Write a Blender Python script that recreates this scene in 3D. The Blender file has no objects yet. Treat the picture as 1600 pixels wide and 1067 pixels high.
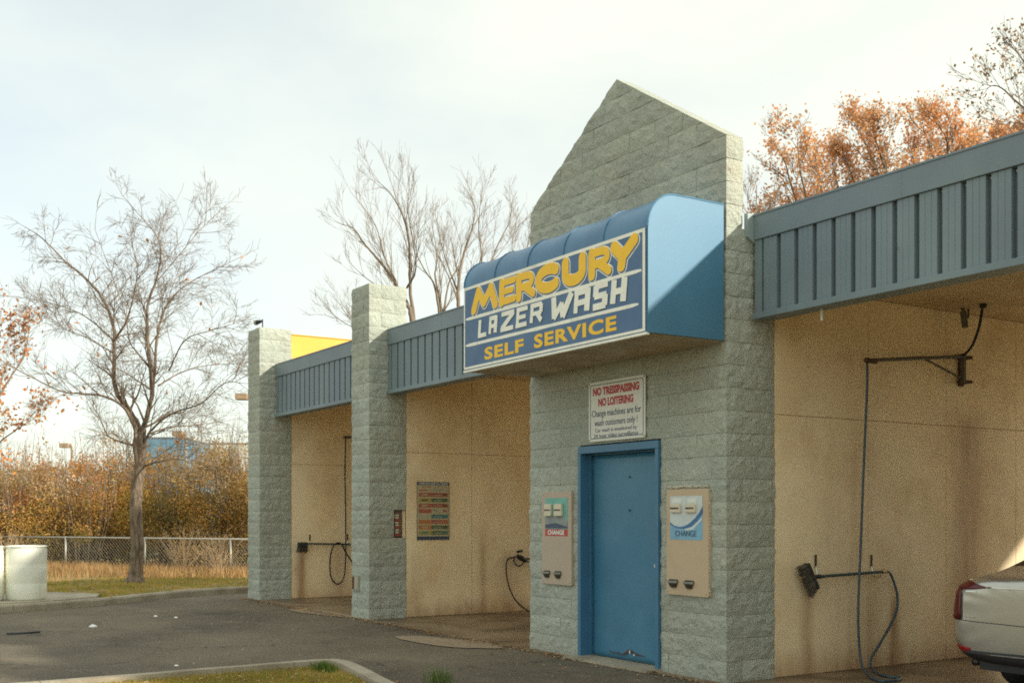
import bpy, bmesh, math, random
from mathutils import Vector, Matrix, noise
from mathutils.bvhtree import BVHTree
random.seed(7)
R = math.radians
sc = bpy.context.scene
col = sc.collection
PI = math.pi

# ------------------------------------------------------------------ camera
CH = 1.486
cd = bpy.data.cameras.new('camera'); cam = bpy.data.objects.new('camera', cd); col.objects.link(cam)
cam.location = (0, 0, CH); cam.rotation_euler = (R(90), 0, R(57.5))
cd.sensor_width = 36; cd.lens = 36*1770/1600; cd.shift_y = 272.5/1600
cd.clip_start = .05; cd.clip_end = 3000
sc.camera = cam
# ------------------------------------------------------------------ world
SUN = Vector((.85, .50, .4115)).normalized()
w = bpy.data.worlds.new('World'); sc.world = w; w.use_nodes = True
nt = w.node_tree; N = nt.nodes; L = nt.links; N.clear()
sky = N.new('ShaderNodeTexSky'); sky.sky_type = 'NISHITA'; sky.sun_disc = False
sky.sun_elevation = math.asin(SUN.z); sky.sun_rotation = R(59.5); sky.air_density = 1.0; sky.dust_density = 1.3
tc = N.new('ShaderNodeTexCoord')
mp = N.new('ShaderNodeMapping'); mp.inputs['Scale'].default_value = (1.6, 1.6, 4.0)
nz = N.new('ShaderNodeTexNoise'); nz.inputs['Scale'].default_value = 1.7; nz.inputs['Detail'].default_value = 7; nz.inputs['Roughness'].default_value = .55
mr = N.new('ShaderNodeMapRange'); mr.inputs['From Min'].default_value = .3; mr.inputs['From Max'].default_value = .66
mr.inputs['To Min'].default_value = .68; mr.inputs['To Max'].default_value = .97
mx = N.new('ShaderNodeMix'); mx.data_type = 'RGBA'
mx.inputs['B'].default_value = (5.45, 5.65, 4.9, 1)      # thin bright cloud veil, in the sky's own units
bg = N.new('ShaderNodeBackground'); bg.inputs['Strength'].default_value = .1
out = N.new('ShaderNodeOutputWorld')
L.new(tc.outputs['Generated'], mp.inputs['Vector']); L.new(mp.outputs[0], nz.inputs['Vector'])
L.new(nz.outputs['Fac'], mr.inputs['Value'])
dt = N.new('ShaderNodeVectorMath'); dt.operation = 'DOT_PRODUCT'; dt.inputs[1].default_value = SUN; L.new(tc.outputs['Generated'], dt.inputs[0])
m2 = N.new('ShaderNodeMapRange'); m2.inputs['From Min'].default_value = -.75; m2.inputs['From Max'].default_value = .0
m2.inputs['To Min'].default_value = .74; m2.inputs['To Max'].default_value = 1.0; L.new(dt.outputs['Value'], m2.inputs['Value'])
m3 = N.new('ShaderNodeMath'); m3.operation = 'MULTIPLY'; L.new(mr.outputs[0], m3.inputs[0]); L.new(m2.outputs[0], m3.inputs[1])
L.new(m3.outputs[0], mx.inputs['Factor'])
L.new(sky.outputs[0], mx.inputs['A']); L.new(mx.outputs['Result'], bg.inputs['Color']); L.new(bg.outputs[0], out.inputs[0])
# ------------------------------------------------------------------ sun
sd = bpy.data.lights.new('sun', 'SUN'); sd.energy = 2.6; sd.angle = R(1.6); sd.color = (1, .93, .80)
so = bpy.data.objects.new('sun', sd); col.objects.link(so)
so.rotation_euler = SUN.to_track_quat('Z', 'Y').to_euler()
sc.view_settings.view_transform = 'Standard'; sc.view_settings.look = 'None'
sc.view_settings.exposure = 1.0; sc.view_settings.gamma = 1
sc.render.engine = 'CYCLES'
sc.cycles.use_denoising = False; sc.cycles.filter_width = 1.8; sc.cycles.sample_clamp_indirect = 8
sc.cycles.max_bounces = 8; sc.cycles.diffuse_bounces = 6

# ------------------------------------------------------------------ helpers
FX, FY = -.8434, .5373
RX, RY = .5373, .8434
def ray(px):
    s = (px-800)/1770
    return FX+s*RX, FY+s*RY
def onY(px, py, Y):
    dx, dy = ray(px); t = Y/dy
    return Vector((dx*t, Y, CH+(806-py)/1770*t))
def onX(px, py, X):
    dx, dy = ray(px); t = X/dx
    return Vector((X, dy*t, CH+(806-py)/1770*t))
def onZ(px, py, z=0.):
    t = (CH-z)*1770/(py-806); dx, dy = ray(px)
    return Vector((dx*t, dy*t, z))
def atD(px, py, D):
    dx, dy = ray(px)
    return Vector((dx*D, dy*D, CH+(806-py)/1770*D))

def tag(o, label=None, cat=None, group=None, kind=None):
    if label: o['label'] = label
    if cat: o['category'] = cat
    if group: o['group'] = group
    if kind: o['kind'] = kind
    return o
def empty(name, loc, label, cat, group=None, rz=0):
    o = bpy.data.objects.new(name, None); col.objects.link(o); o.location = loc; o.rotation_euler.z = rz
    o.empty_display_size = .2
    bpy.context.view_layer.update()
    return tag(o, label, cat, group)
def link(name, me, m=None, parent=None, loc=None, rot=None, scale=None, world=True):
    o = bpy.data.objects.new(name, me); col.objects.link(o)
    if m and not me.materials: me.materials.append(m)
    if loc is not None: o.location = loc
    if rot is not None: o.rotation_euler = rot
    if scale is not None: o.scale = scale
    if parent:
        o.parent = parent
        if world: o.matrix_parent_inverse = WM(parent).inverted()
    return o
def WM(o):
    m = Matrix.LocRotScale(o.location, o.rotation_euler, o.scale)
    if o.parent: m = WM(o.parent) @ o.matrix_parent_inverse @ m
    return m
class MB:
    def __init__(s): s.v = []; s.f = []
    def add(s, vs, fs):
        b = len(s.v); s.v += [tuple(v) for v in vs]; s.f += [tuple(i+b for i in f) for f in fs]; return s
    def box(s, a, b):
        x0, y0, z0 = a; x1, y1, z1 = b
        if x0 > x1: x0, x1 = x1, x0
        if y0 > y1: y0, y1 = y1, y0
        if z0 > z1: z0, z1 = z1, z0
        return s.add([(x0,y0,z0),(x1,y0,z0),(x1,y1,z0),(x0,y1,z0),(x0,y0,z1),(x1,y0,z1),(x1,y1,z1),(x0,y1,z1)],
              [(0,3,2,1),(4,5,6,7),(0,1,5,4),(1,2,6,5),(2,3,7,6),(3,0,4,7)])
    def tube(s, pts, rad, n=8, cap=True):
        pts = [Vector(p) for p in pts]; m = len(pts)
        if not hasattr(rad, '__len__'): rad = [rad]*m
        b = len(s.v); up = None
        for i, p in enumerate(pts):
            t = (pts[min(i+1,m-1)]-pts[max(i-1,0)])
            if t.length < 1e-9: t = Vector((0,0,1))
            t.normalize()
            if up is None:
                up = t.orthogonal().normalized()
            else:
                up = (up - t*up.dot(t))
                up = up.normalized() if up.length > 1e-6 else t.orthogonal().normalized()
            sd_ = t.cross(up)
            for k in range(n):
                a = 2*PI*k/n; q = p+(up*math.cos(a)+sd_*math.sin(a))*rad[i]
                s.v.append((q.x,q.y,q.z))
        for i in range(m-1):
            for k in range(n):
                k2 = (k+1) % n
                s.f.append((b+i*n+k, b+i*n+k2, b+(i+1)*n+k2, b+(i+1)*n+k))
        if cap:
            s.f.append(tuple(b+k for k in range(n))[::-1]); s.f.append(tuple(b+(m-1)*n+k for k in range(n)))
        return s
    def prism(s, pts, a, b, axis='x'):
        n = len(pts)
        def V(p, h):
            return (h, p[0], p[1]) if axis == 'x' else ((p[0], h, p[1]) if axis == 'y' else (p[0], p[1], h))
        vs = [V(p, a) for p in pts]+[V(p, b) for p in pts]
        fs = [tuple(range(n))[::-1], tuple(range(n, 2*n))]+[(i, (i+1) % n, n+(i+1) % n, n+i) for i in range(n)]
        return s.add(vs, fs)
    def mesh(s, name, smooth=False):
        me = bpy.data.meshes.new(name); me.from_pydata(s.v, [], s.f); me.update()
        bm = bmesh.new(); bm.from_mesh(me); bmesh.ops.recalc_face_normals(bm, faces=bm.faces) if len(s.f) < 60000 else None
        bm.to_mesh(me); bm.free()
        if smooth: me.polygons.foreach_set('use_smooth', [True]*len(me.polygons))
        return me
    def build(s, name, m, parent=None, smooth=False, bevel=0, kind=None, label=None):
        o = link(name, s.mesh(name, smooth), m, parent)
        if bevel:
            md = o.modifiers.new('bevel', 'BEVEL'); md.width = bevel; md.segments = 2; md.limit_method = 'ANGLE'
        if kind: o['kind'] = kind
        if label: o['label'] = label
        return o

def mat(name, c, rough=.7, var=.12, vs=3., bump=0., bs=60., metal=0., c2=None, c2s=1.5, c2lo=.5, c2hi=.7, stretch=None, streaks=None,
        rand=0., spec=.5, fine=0., fines=120., detail=6, wear=None):
    """principled with world-position grain, optional second colour laid on by noise, bump"""
    m = bpy.data.materials.new(name); m.use_nodes = True
    nt = m.node_tree; N = nt.nodes; L = nt.links
    b = N['Principled BSDF']; b.inputs['Roughness'].default_value = rough; b.inputs['Metallic'].default_value = metal
    b.inputs['Specular IOR Level'].default_value = spec
    geo = N.new('ShaderNodeNewGeometry')
    def noi(scale, det=detail, src=None, rg=.55):
        n = N.new('ShaderNodeTexNoise'); n.inputs['Scale'].default_value = scale; n.inputs['Detail'].default_value = det
        n.inputs['Roughness'].default_value = rg
        L.new(src or geo.outputs['Position'], n.inputs['Vector']); return n
    def mixc(fac, a, bcol, mode='MIX'):
        x = N.new('ShaderNodeMix'); x.data_type = 'RGBA'; x.blend_type = mode
        if isinstance(fac, float): x.inputs['Factor'].default_value = fac
        else: L.new(fac, x.inputs['Factor'])
        for key, v in (('A', a), ('B', bcol)):
            if isinstance(v, tuple): x.inputs[key].default_value = (*v[:3], 1)
            else: L.new(v, x.inputs[key])
        return x.outputs['Result']
    cur = tuple(c)
    if c2:
        src = None
        if stretch:
            mp_ = N.new('ShaderNodeMapping'); mp_.inputs['Scale'].default_value = stretch
            L.new(geo.outputs['Position'], mp_.inputs['Vector']); src = mp_.outputs[0]
        n2 = noi(c2s, 7, src)
        r2 = N.new('ShaderNodeMapRange'); r2.inputs['From Min'].default_value = c2lo; r2.inputs['From Max'].default_value = c2hi
        L.new(n2.outputs['Fac'], r2.inputs['Value']); cur = mixc(r2.outputs[0], cur, tuple(c2))
    if wear:
        wc, wsc, wlo, whi = wear
        n4 = noi(wsc, 10, rg=.7)
        r4 = N.new('ShaderNodeMapRange'); r4.inputs['From Min'].default_value = wlo; r4.inputs['From Max'].default_value = whi
        L.new(n4.outputs['Fac'], r4.inputs['Value']); cur = mixc(r4.outputs[0], cur, tuple(wc))
    if streaks:
        sx_ = N.new('ShaderNodeSeparateXYZ'); L.new(geo.outputs['Position'], sx_.inputs[0])
        mps = N.new('ShaderNodeMapping'); mps.inputs['Scale'].default_value = (1,5,.9); L.new(geo.outputs['Position'], mps.inputs['Vector'])
        ns_ = noi(1.6, 6, mps.outputs[0])
        def mth(op, a_, b_=None):
            q = N.new('ShaderNodeMath'); q.operation = op
            for i_, v_ in enumerate((a_, b_)):
                if v_ is None: continue
                if isinstance(v_, (int, float)): q.inputs[i_].default_value = v_
                else: L.new(v_, q.inputs[i_])
            return q.outputs[0]
        for (yc, wd_, zt_, amt_) in streaks:
            g_ = mth('MULTIPLY', mth('SUBTRACT', sx_.outputs['Y'], yc), 1/wd_); g_ = mth('EXPONENT', mth('MULTIPLY', mth('MULTIPLY', g_, g_), -1.))
            zf_ = N.new('ShaderNodeMapRange'); zf_.interpolation_type = 'SMOOTHSTEP'; zf_.inputs['From Min'].default_value = zt_+.12; zf_.inputs['From Max'].default_value = zt_-.25; L.new(sx_.outputs['Z'], zf_.inputs['Value'])
            k_ = mth('MULTIPLY', mth('MULTIPLY', g_, zf_.outputs[0]), mth('MULTIPLY', mth('ADD', ns_.outputs['Fac'], .1), amt_)); k_ = mth('MINIMUM', k_, .8)
            cur = mixc(k_, cur, (.30,.14,.05))
    def scale_by(cur, facout, amt):
        h = N.new('ShaderNodeMapRange'); h.inputs['From Min'].default_value = .25; h.inputs['From Max'].default_value = .75
        h.inputs['To Min'].default_value = 1-amt; h.inputs['To Max'].default_value = 1+amt
        h.clamp = False
        L.new(facout, h.inputs['Value'])
        vm = N.new('ShaderNodeVectorMath'); vm.operation = 'SCALE'
        if isinstance(cur, tuple): vm.inputs[0].default_value = cur[:3]
        else: L.new(cur, vm.inputs[0])
        L.new(h.outputs[0], vm.inputs['Scale']); return vm.outputs[0]
    if var: cur = scale_by(cur, noi(vs).outputs['Fac'], var)
    if fine: cur = scale_by(cur, noi(fines, 3).outputs['Fac'], fine)
    if rand:
        oi = N.new('ShaderNodeObjectInfo'); cur = scale_by(cur, oi.outputs['Random'], rand)
    if isinstance(cur, tuple): b.inputs['Base Color'].default_value = (*cur[:3], 1)
    else: L.new(cur, b.inputs['Base Color'])
    if bump:
        n3 = noi(bs, 8, rg=.65); bp = N.new('ShaderNodeBump'); bp.inputs['Strength'].default_value = bump
        bp.inputs['Distance'].default_value = .02; L.new(n3.outputs['Fac'], bp.inputs['Height']); L.new(bp.outputs[0], b.inputs['Normal'])
    return m
def leafmat(name, cols, trans=.35, rough=.7):
    m = bpy.data.materials.new(name); m.use_nodes = True
    nt = m.node_tree; N = nt.nodes; L = nt.links; b = N['Principled BSDF']; b.inputs['Roughness'].default_value = rough
    b.inputs['Specular IOR Level'].default_value = .2
    g = N.new('ShaderNodeNewGeometry'); r = N.new('ShaderNodeValToRGB'); L.new(g.outputs['Random Per Island'], r.inputs['Fac'])
    e = r.color_ramp.elements
    while len(e) < len(cols): e.new(.5)
    for i, c in enumerate(cols): e[i].position = i/(len(cols)-1); e[i].color = (*c, 1)
    n = N.new('ShaderNodeTexNoise'); n.inputs['Scale'].default_value = .9; L.new(g.outputs['Position'], n.inputs['Vector'])
    mr = N.new('ShaderNodeMapRange'); mr.inputs['From Min'].default_value = .3; mr.inputs['From Max'].default_value = .7
    mr.inputs['To Min'].default_value = .7; mr.inputs['To Max'].default_value = 1.25; L.new(n.outputs['Fac'], mr.inputs['Value'])
    vm = N.new('ShaderNodeVectorMath'); vm.operation = 'SCALE'; L.new(r.outputs[0], vm.inputs[0]); L.new(mr.outputs[0], vm.inputs['Scale'])
    L.new(vm.outputs[0], b.inputs['Base Color'])
    t = N.new('ShaderNodeBsdfTranslucent'); L.new(vm.outputs[0], t.inputs['Color'])
    ms = N.new('ShaderNodeMixShader'); ms.inputs[0].default_value = trans
    L.new(b.outputs[0], ms.inputs[1]); L.new(t.outputs[0], ms.inputs[2]); L.new(ms.outputs[0], N['Material Output'].inputs[0])
    return m

M = {}
M['block'] = mat('split_face_block_paint', (.44,.475,.41), .94, .12, 2.2, 1., 34, c2=(.39,.39,.315), c2s=1.1, c2lo=.42, c2hi=.78, rand=.03, fine=.28, fines=70, wear=((.40,.33,.23), 1.7, .60, .88))
M['mortar'] = mat('painted_mortar', (.33,.36,.285), .95, .1, 5, .4, 80)
def creamwall(name, streaks): return mat(name, (.92,.77,.51), .62, .10, 1.1, .15, 30, c2=(.76,.55,.29), c2s=.9, c2lo=.45, c2hi=.85, stretch=(1.1,1.1,.6), streaks=streaks, fine=.08, fines=90, wear=((.60,.38,.17), 1.3, .50, .92))
M['cream_right'] = creamwall('tan_wall_paint_right', [(8.02,.09,.85,.8),(8.9,.16,.9,.5),(9.25,.07,.75,1.1),(10.4,.25,2.6,.9),(9.0,3,.22,1.0),(8.6,.5,3.2,.35)])
M['cream_mid'] = creamwall('tan_wall_paint_middle', [(7.75,.12,1.0,.4),(9.4,.25,.95,.5),(9.0,3,.22,1.0),(8.9,.06,1.3,.7)])
M['cream_far'] = creamwall('tan_wall_paint_far', [(7.78,.10,.9,1.2),(8.5,.2,1.0,.5),(9.0,3,.15,.7)])
M['cream'] = mat('tan_wall_panel_paint', (.88,.74,.48), .62, .08, 1.1, .12, 30, c2=(.58,.38,.19), c2s=1.0, c2lo=.50, c2hi=.80, stretch=(2.2,2.2,.35), fine=.05, fines=90, wear=((.36,.2,.1), 5, .68, .82))
M['cream_core'] = mat('tan_joint', (.42,.30,.17), .8, .1, 3)
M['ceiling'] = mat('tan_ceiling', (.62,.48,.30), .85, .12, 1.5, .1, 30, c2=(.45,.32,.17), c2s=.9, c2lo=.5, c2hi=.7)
M['fascia'] = mat('grey_blue_sheet_metal', (.175,.225,.26), .5, .10, 1.3, .05, 40, c2=(.21,.275,.29), c2s=.8, c2lo=.45, c2hi=.7, fine=.05, fines=70, wear=((.11,.12,.10), 9, .66, .78))
M['fascia_dark'] = mat('grey_blue_groove', (.12,.15,.16), .6, .1, 3)
M['roof'] = mat('grey_roof_membrane', (.3,.3,.28), .9, .15, 1)
M['yellow'] = mat('yellow_painted_block', (.74,.44,.075), .7, .08, 2, .3, 40)
M['door'] = mat('blue_door_paint', (.045,.18,.30), .42, .10, 2.2, .08, 50, c2=(.075,.215,.33), c2s=1.3, c2lo=.4, c2hi=.7, fine=.05, fines=90, wear=((.04,.12,.2), 14, .66, .76))
M['frame'] = mat('blue_frame_paint', (.055,.175,.30), .42, .1, 3, .08, 50, wear=((.10,.07,.05), 22, .66, .74))
M['awn'] = mat('blue_awning_vinyl', (.060,.165,.30), .38, .10, 1.5, .05, 30, c2=(.085,.21,.35), c2s=2, c2lo=.45, c2hi=.6, fine=.04, fines=80)
M['awnside'] = mat('blue_awning_side', (.07,.21,.335), .5, .10, 1.5, .04, 30, fine=.04, fines=80)
M['signblue'] = mat('faded_blue_sign_face', (.065,.145,.29), .5, .12, 4, .03, 40, c2=(.09,.18,.32), c2s=3, c2lo=.4, c2hi=.65, fine=.05, fines=100)
M['signwhite'] = mat('weathered_white_vinyl', (.90,.90,.80), .5, .08, 8, c2=(.5,.5,.42), c2s=6, c2lo=.6, c2hi=.8)
M['signyellow'] = mat('yellow_vinyl', (.96,.58,.012), .5, .06, 8)
M['signdark'] = mat('dark_blue_vinyl', (.03,.06,.13), .5, .1, 8)
M['soffit'] = mat('dirty_awning_soffit', (.48,.41,.30), .8, .2, 2, .1, 30, c2=(.36,.26,.15), c2s=2.2, c2lo=.4, c2hi=.7)
M['white'] = mat('white_sign_plate', (.76,.77,.70), .45, .05, 4)
M['red'] = mat('red_print', (.48,.045,.04), .5, .1, 20)
M['navy'] = mat('navy_print', (.05,.075,.13), .5, .1, 20)
M['plate'] = mat('tan_steel_plate', (.56,.43,.28), .45, .06, 3, .06, 60, c2=(.45,.33,.22), c2s=3, c2lo=.5, c2hi=.8)
M['plate2'] = mat('rosy_tan_steel_plate', (.47,.38,.29), .45, .06, 3, .06, 60)
M['brokenmortar'] = mat('broken_white_mortar', (.72,.68,.56), .95, .25, 20, .8, 60)
M['steel'] = mat('stainless_steel', (.42,.41,.38), .3, .1, 10, metal=1)
M['cup'] = mat('tarnished_steel', (.20,.19,.17), .35, .2, 20, metal=.9)
M['darkcup'] = mat('dark_steel_cup', (.06,.055,.05), .4, .2, 20, metal=.6)
M['bill'] = mat('ivory_plastic', (.66,.60,.45), .4, .08, 10)
M['teal'] = mat('teal_print', (.16,.42,.36), .5, .2, 12)
M['greyprint'] = mat('grey_print', (.22,.25,.24), .5, .4, 14)
M['bluepr'] = mat('light_blue_print', (.20,.42,.58), .5, .15, 10)
M['bluepr2'] = mat('deep_blue_print', (.06,.15,.33), .5, .15, 10)
M['silverpr'] = mat('silver_print', (.60,.66,.66), .4, .1, 10)
M['black'] = mat('black_rubber', (.02,.022,.022), .5, .2, 8)
M['hose'] = mat('blue_grey_hose', (.045,.085,.11), .45, .1, 8)
M['blackhose'] = mat('black_hose', (.012,.013,.014), .5, .1, 8)
M['boom'] = mat('dull_galvanised_steel', (.13,.12,.095), .6, .25, 14, .1, 60, metal=.3)
M['rust'] = mat('rusted_steel', (.09,.05,.03), .8, .3, 20, .3, 60)
M['wand'] = mat('green_black_wand', (.03,.06,.06), .5, .1, 10)
M['bristle'] = mat('dirty_bristle', (.12,.10,.07), .9, .3, 30)
M['brass'] = mat('brass_fitting', (.5,.36,.16), .35, .1, 20, metal=1)
M['asphalt'] = mat('worn_asphalt', (.165,.133,.090), .88, .2, .8, .7, 60, c2=(.088,.070,.048), c2s=.32, c2lo=.48, c2hi=.66, fine=.55, fines=42, wear=((.20,.165,.12), 2.2, .52, .74))
def add_cracks(m, scale, width, dark):
    nt = m.node_tree; N = nt.nodes; L = nt.links; b = N['Principled BSDF']; g_ = N.new('ShaderNodeNewGeometry')
    n_ = N.new('ShaderNodeTexNoise'); n_.inputs['Scale'].default_value = 2.2; n_.inputs['Detail'].default_value = 6; L.new(g_.outputs['Position'], n_.inputs['Vector'])
    a_ = N.new('ShaderNodeVectorMath'); a_.operation = 'MULTIPLY_ADD'; a_.inputs[1].default_value = (.9,.9,.9); L.new(n_.outputs['Color'], a_.inputs[0]); L.new(g_.outputs['Position'], a_.inputs[2])
    v_ = N.new('ShaderNodeTexVoronoi'); v_.feature = 'DISTANCE_TO_EDGE'; v_.inputs['Scale'].default_value = scale; L.new(a_.outputs[0], v_.inputs['Vector'])
    r_ = N.new('ShaderNodeMapRange'); r_.inputs['From Min'].default_value = width*.4; r_.inputs['From Max'].default_value = width; r_.inputs['To Min'].default_value = dark; L.new(v_.outputs['Distance'], r_.inputs['Value'])
    k_ = N.new('ShaderNodeVectorMath'); k_.operation = 'SCALE'; L.new(b.inputs['Base Color'].links[0].from_socket, k_.inputs[0]); L.new(r_.outputs[0], k_.inputs['Scale']); L.new(k_.outputs[0], b.inputs['Base Color'])
add_cracks(M['asphalt'], .42, .006, .45)
M['concrete'] = mat('stained_wet_concrete', (.25,.185,.115), .42, .2, 1.8, .25, 30, c2=(.11,.075,.045), c2s=1.3, c2lo=.42, c2hi=.62, fine=.12, fines=60)
M['patch'] = mat('worn_concrete_patch', (.33,.25,.165), .8, .15, 3, .4, 50, fine=.15, fines=60)
M['kerb'] = mat('weathered_kerb_concrete', (.40,.355,.27), .9, .15, 3, .5, 50, c2=(.26,.22,.155), c2s=2, c2lo=.45, c2hi=.7, fine=.12, fines=50)
M['verge'] = mat('grass_and_dead_leaves_ground', (.20,.19,.05), .95, .3, 1.5, .5, 40, c2=(.36,.21,.09), c2s=.9, c2lo=.40, c2hi=.6, fine=.3, fines=25)
M['earth'] = mat('dry_earth', (.17,.13,.07), .95, .3, .4, .3, 20, c2=(.10,.11,.035), c2s=.15, c2lo=.4, c2hi=.6)
M['barrel'] = mat('white_plastic_drum', (.84,.85,.74), .45, .08, 3, .04, 30, c2=(.55,.54,.44), c2s=2.4, c2lo=.55, c2hi=.8)
M['galv'] = mat('galvanised_fence_steel', (.42,.41,.36), .5, .15, 8, metal=.5)
M['bark'] = mat('grey_brown_bark', (.27,.21,.15), .95, .25, 6, .9, 30, c2=(.12,.085,.06), c2s=7, c2lo=.4, c2hi=.6, stretch=(3,3,.5))
M['twig'] = mat('pale_brown_twigs', (.185,.14,.10), .9, .2, 3)
M['twig2'] = mat('warm_grey_twigs', (.21,.165,.12), .9, .2, 3)
M['carpaint'] = mat('champagne_silver_paint', (.50,.475,.42), .28, .02, 4, metal=.7)
M['carpaint'].node_tree.nodes['Principled BSDF'].inputs['Coat Weight'].default_value = .5
M['glass'] = mat('dark_car_glass', (.02,.022,.02), .06, 0)
M['tail'] = mat('dark_red_tail_lamp', (.11,.008,.01), .12, .1, 9)
M['redref'] = mat('red_reflector', (.32,.012,.015), .2, .1, 30)
M['chrome'] = mat('chrome_trim', (.6,.6,.56), .15, 0, metal=1)
M['carblack'] = mat('black_bumper_plastic', (.018,.018,.02), .5, .1, 9)
M['tyre'] = mat('tyre_rubber', (.02,.02,.02), .8, .2, 9)
M['bluewall'] = mat('blue_store_wall', (.10,.27,.40), .8, .05, 1)
M['whitewall'] = mat('pale_store_wall', (.60,.58,.50), .8, .05, 1)
M['lamp'] = mat('weathered_lamp_head', (.36,.25,.16), .6, .15, 3)
M['paper'] = mat('crumpled_white_paper', (.78,.8,.76), .7, .05, 30)
LV = {
 'rust': leafmat('rust_leaves', [(.58,.19,.08),(.70,.30,.10),(.50,.24,.08),(.74,.40,.16)]),
 'olive': leafmat('olive_leaves', [(.36,.24,.06),(.54,.30,.08),(.25,.20,.045),(.64,.29,.09)]),
 'tan': leafmat('tan_leaves', [(.50,.29,.12),(.38,.24,.09),(.56,.38,.18),(.32,.24,.07)]),
 'orange': leafmat('orange_leaves', [(.85,.44,.19),(.78,.36,.14),(.86,.55,.30),(.70,.40,.20)], .55),
 'green': leafmat('dull_green_leaves', [(.16,.16,.035),(.25,.21,.05),(.33,.23,.06),(.13,.12,.03)]),
 'grass': leafmat('lawn_blades', [(.27,.32,.05),(.44,.38,.08),(.58,.38,.13),(.30,.36,.06),(.56,.27,.09)], .45),
 'dry': leafmat('dry_grass_blades', [(.5,.31,.14),(.6,.42,.22),(.42,.22,.09),(.32,.25,.08)], .4),
 'litter': leafmat('fallen_leaves', [(.38,.18,.07),(.28,.12,.05),(.48,.30,.14),(.55,.45,.3)], .1),
}

# ------------------------------------------------------------------ ground, paving, kerbs
g = MB()
g.add([(-900,-900,-.16),(900,-900,-.16),(900,900,-.16),(-900,900,-.16)], [(0,1,2,3)])
tag(g.build('ground', M['earth']), kind='structure')
kerbline = [(-17.2,-30),(-17.9,-6),(-18.45,0),(-18.75,1.8),(-18.95,2.8),(-19.2,3.7),(-19.7,4.6),(-20.4,5.5),(-20.95,6.3),(-21.3,7.2),(-21.45,8.6),(-21.5,12),(-21.5,19)]
a = MB()
poly = [(x, y, 0) for x, y in kerbline]+[(45,19,0),(45,-30,0)]
a.add(poly, [tuple(range(len(poly)))])
tag(a.build('asphalt', M['asphalt']), kind='structure')
# kerb as separate lengths
def resample(pts, step):
    out = [Vector(pts[0])]; acc = 0
    for i in range(len(pts)-1):
        A = Vector(pts[i]); B = Vector(pts[i+1]); l = (B-A).length; d = step-acc
        while d <= l:
            out.append(A.lerp(B, d/l)); d += step
        acc = (acc+l) % step
    return out
def smooth2(pts, it=2):
    for _ in range(it):
        q = [pts[0]]
        for i in range(len(pts)-1):
            A = Vector(pts[i]); B = Vector(pts[i+1]); q += [A.lerp(B,.25), A.lerp(B,.75)]
        pts = q+[pts[-1]]
    return pts
kl = smooth2([Vector(p) for p in kerbline])
def kerb_run(pts, width, h, parent, seglen, side=1, zb=-.1):
    rs = resample(pts, .25); k = max(2, int(seglen/.25)); i = 0
    while i < len(rs)-1:
        part = rs[i:i+k+1]
        if len(part) < 2: break
        m = MB(); vs = []
        for j, p in enumerate(part):
            t = (part[min(j+1,len(part)-1)]-part[max(j-1,0)]).normalized(); nn = Vector((-t.y, t.x))*side
            q = Vector(p)
            if j == 0: q = q+t*.004
            if j == len(part)-1: q = q-t*.004
            jz = noise.noise(Vector((p.x*2, p.y*2, 0)))*.008
            for (o_, z) in ((0,zb),(0.0,h-.03),(.02,h-.004),(.05,h),(width,h),(width,zb)):
                vs.append((q.x+nn.x*(o_+jz), q.y+nn.y*(o_+jz), z+(jz*.5 if z > 0 else 0)))
        n = 6; fs = []
        for j in range(len(part)-1):
            for c in range(n-1): fs.append((j*n+c, (j+1)*n+c, (j+1)*n+c+1, j*n+c+1))
        fs.append(tuple(range(n))); fs.append(tuple((len(part)-1)*n+c for c in range(n)))
        m.add(vs, fs); m.build('kerb_stone', M['kerb'], parent)
        i += k
kb = bpy.data.objects.new('lot_edge_kerb', None); col.objects.link(kb); tag(kb, kind='structure')
kerb_run(kl, .16, .12, kb, 3.0, 1)
# verge beyond the kerb (sloping away to the fence)
rs = resample(kl, .5); vs = []; fs = []; cols_ = [.15,.6,1.2,2,3,4.5,6.5,9,13,18,26]
for j, p in enumerate(rs):
    t = (rs[min(j+1,len(rs)-1)]-rs[max(j-1,0)]).normalized()
    nn = Vector((-1, .12)).normalized()
    for c in cols_:
        z = .112-.245*min(1, c/9)+.03*noise.noise(Vector((p.x*1.3+c, p.y*1.3, 3)))*(c > .2)
        if c > 20: z = -.17
        vs.append((p.x+nn.x*c, p.y+nn.y*c, z))
n = len(cols_)
for j in range(len(rs)-1):
    for c in range(n-1): fs.append((j*n+c, (j+1)*n+c, (j+1)*n+c+1, j*n+c+1))
m = MB(); m.add(vs, fs); vg = m.build('verge', M['verge'], smooth=True); tag(vg, kind='structure')
def verge_z(x, y):
    best = min(rs, key=lambda p: abs(p.y-y)); d = best.x-x
    return .112-.245*min(1, max(0, d)/9)
# concrete pad under the drums
pad = [onZ(-60,962,.12), onZ(-40,930,.12), onZ(105,929,.12), onZ(150,934,.12), onZ(152,938,.12), onZ(110,944,.12)]
pad = [(-19.05,1.0),(-19.05,2.8),(-19.3,3.6),(-19.75,4.35),(-20.6,4.6),(-21.4,4.0),(-21.4,1.0)]
m = MB(); m.prism([(p[0]-.12, p[1]) for p in pad], 0, .128, 'z'); tag(m.build('concrete_pad', M['kerb']), kind='structure')
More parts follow.
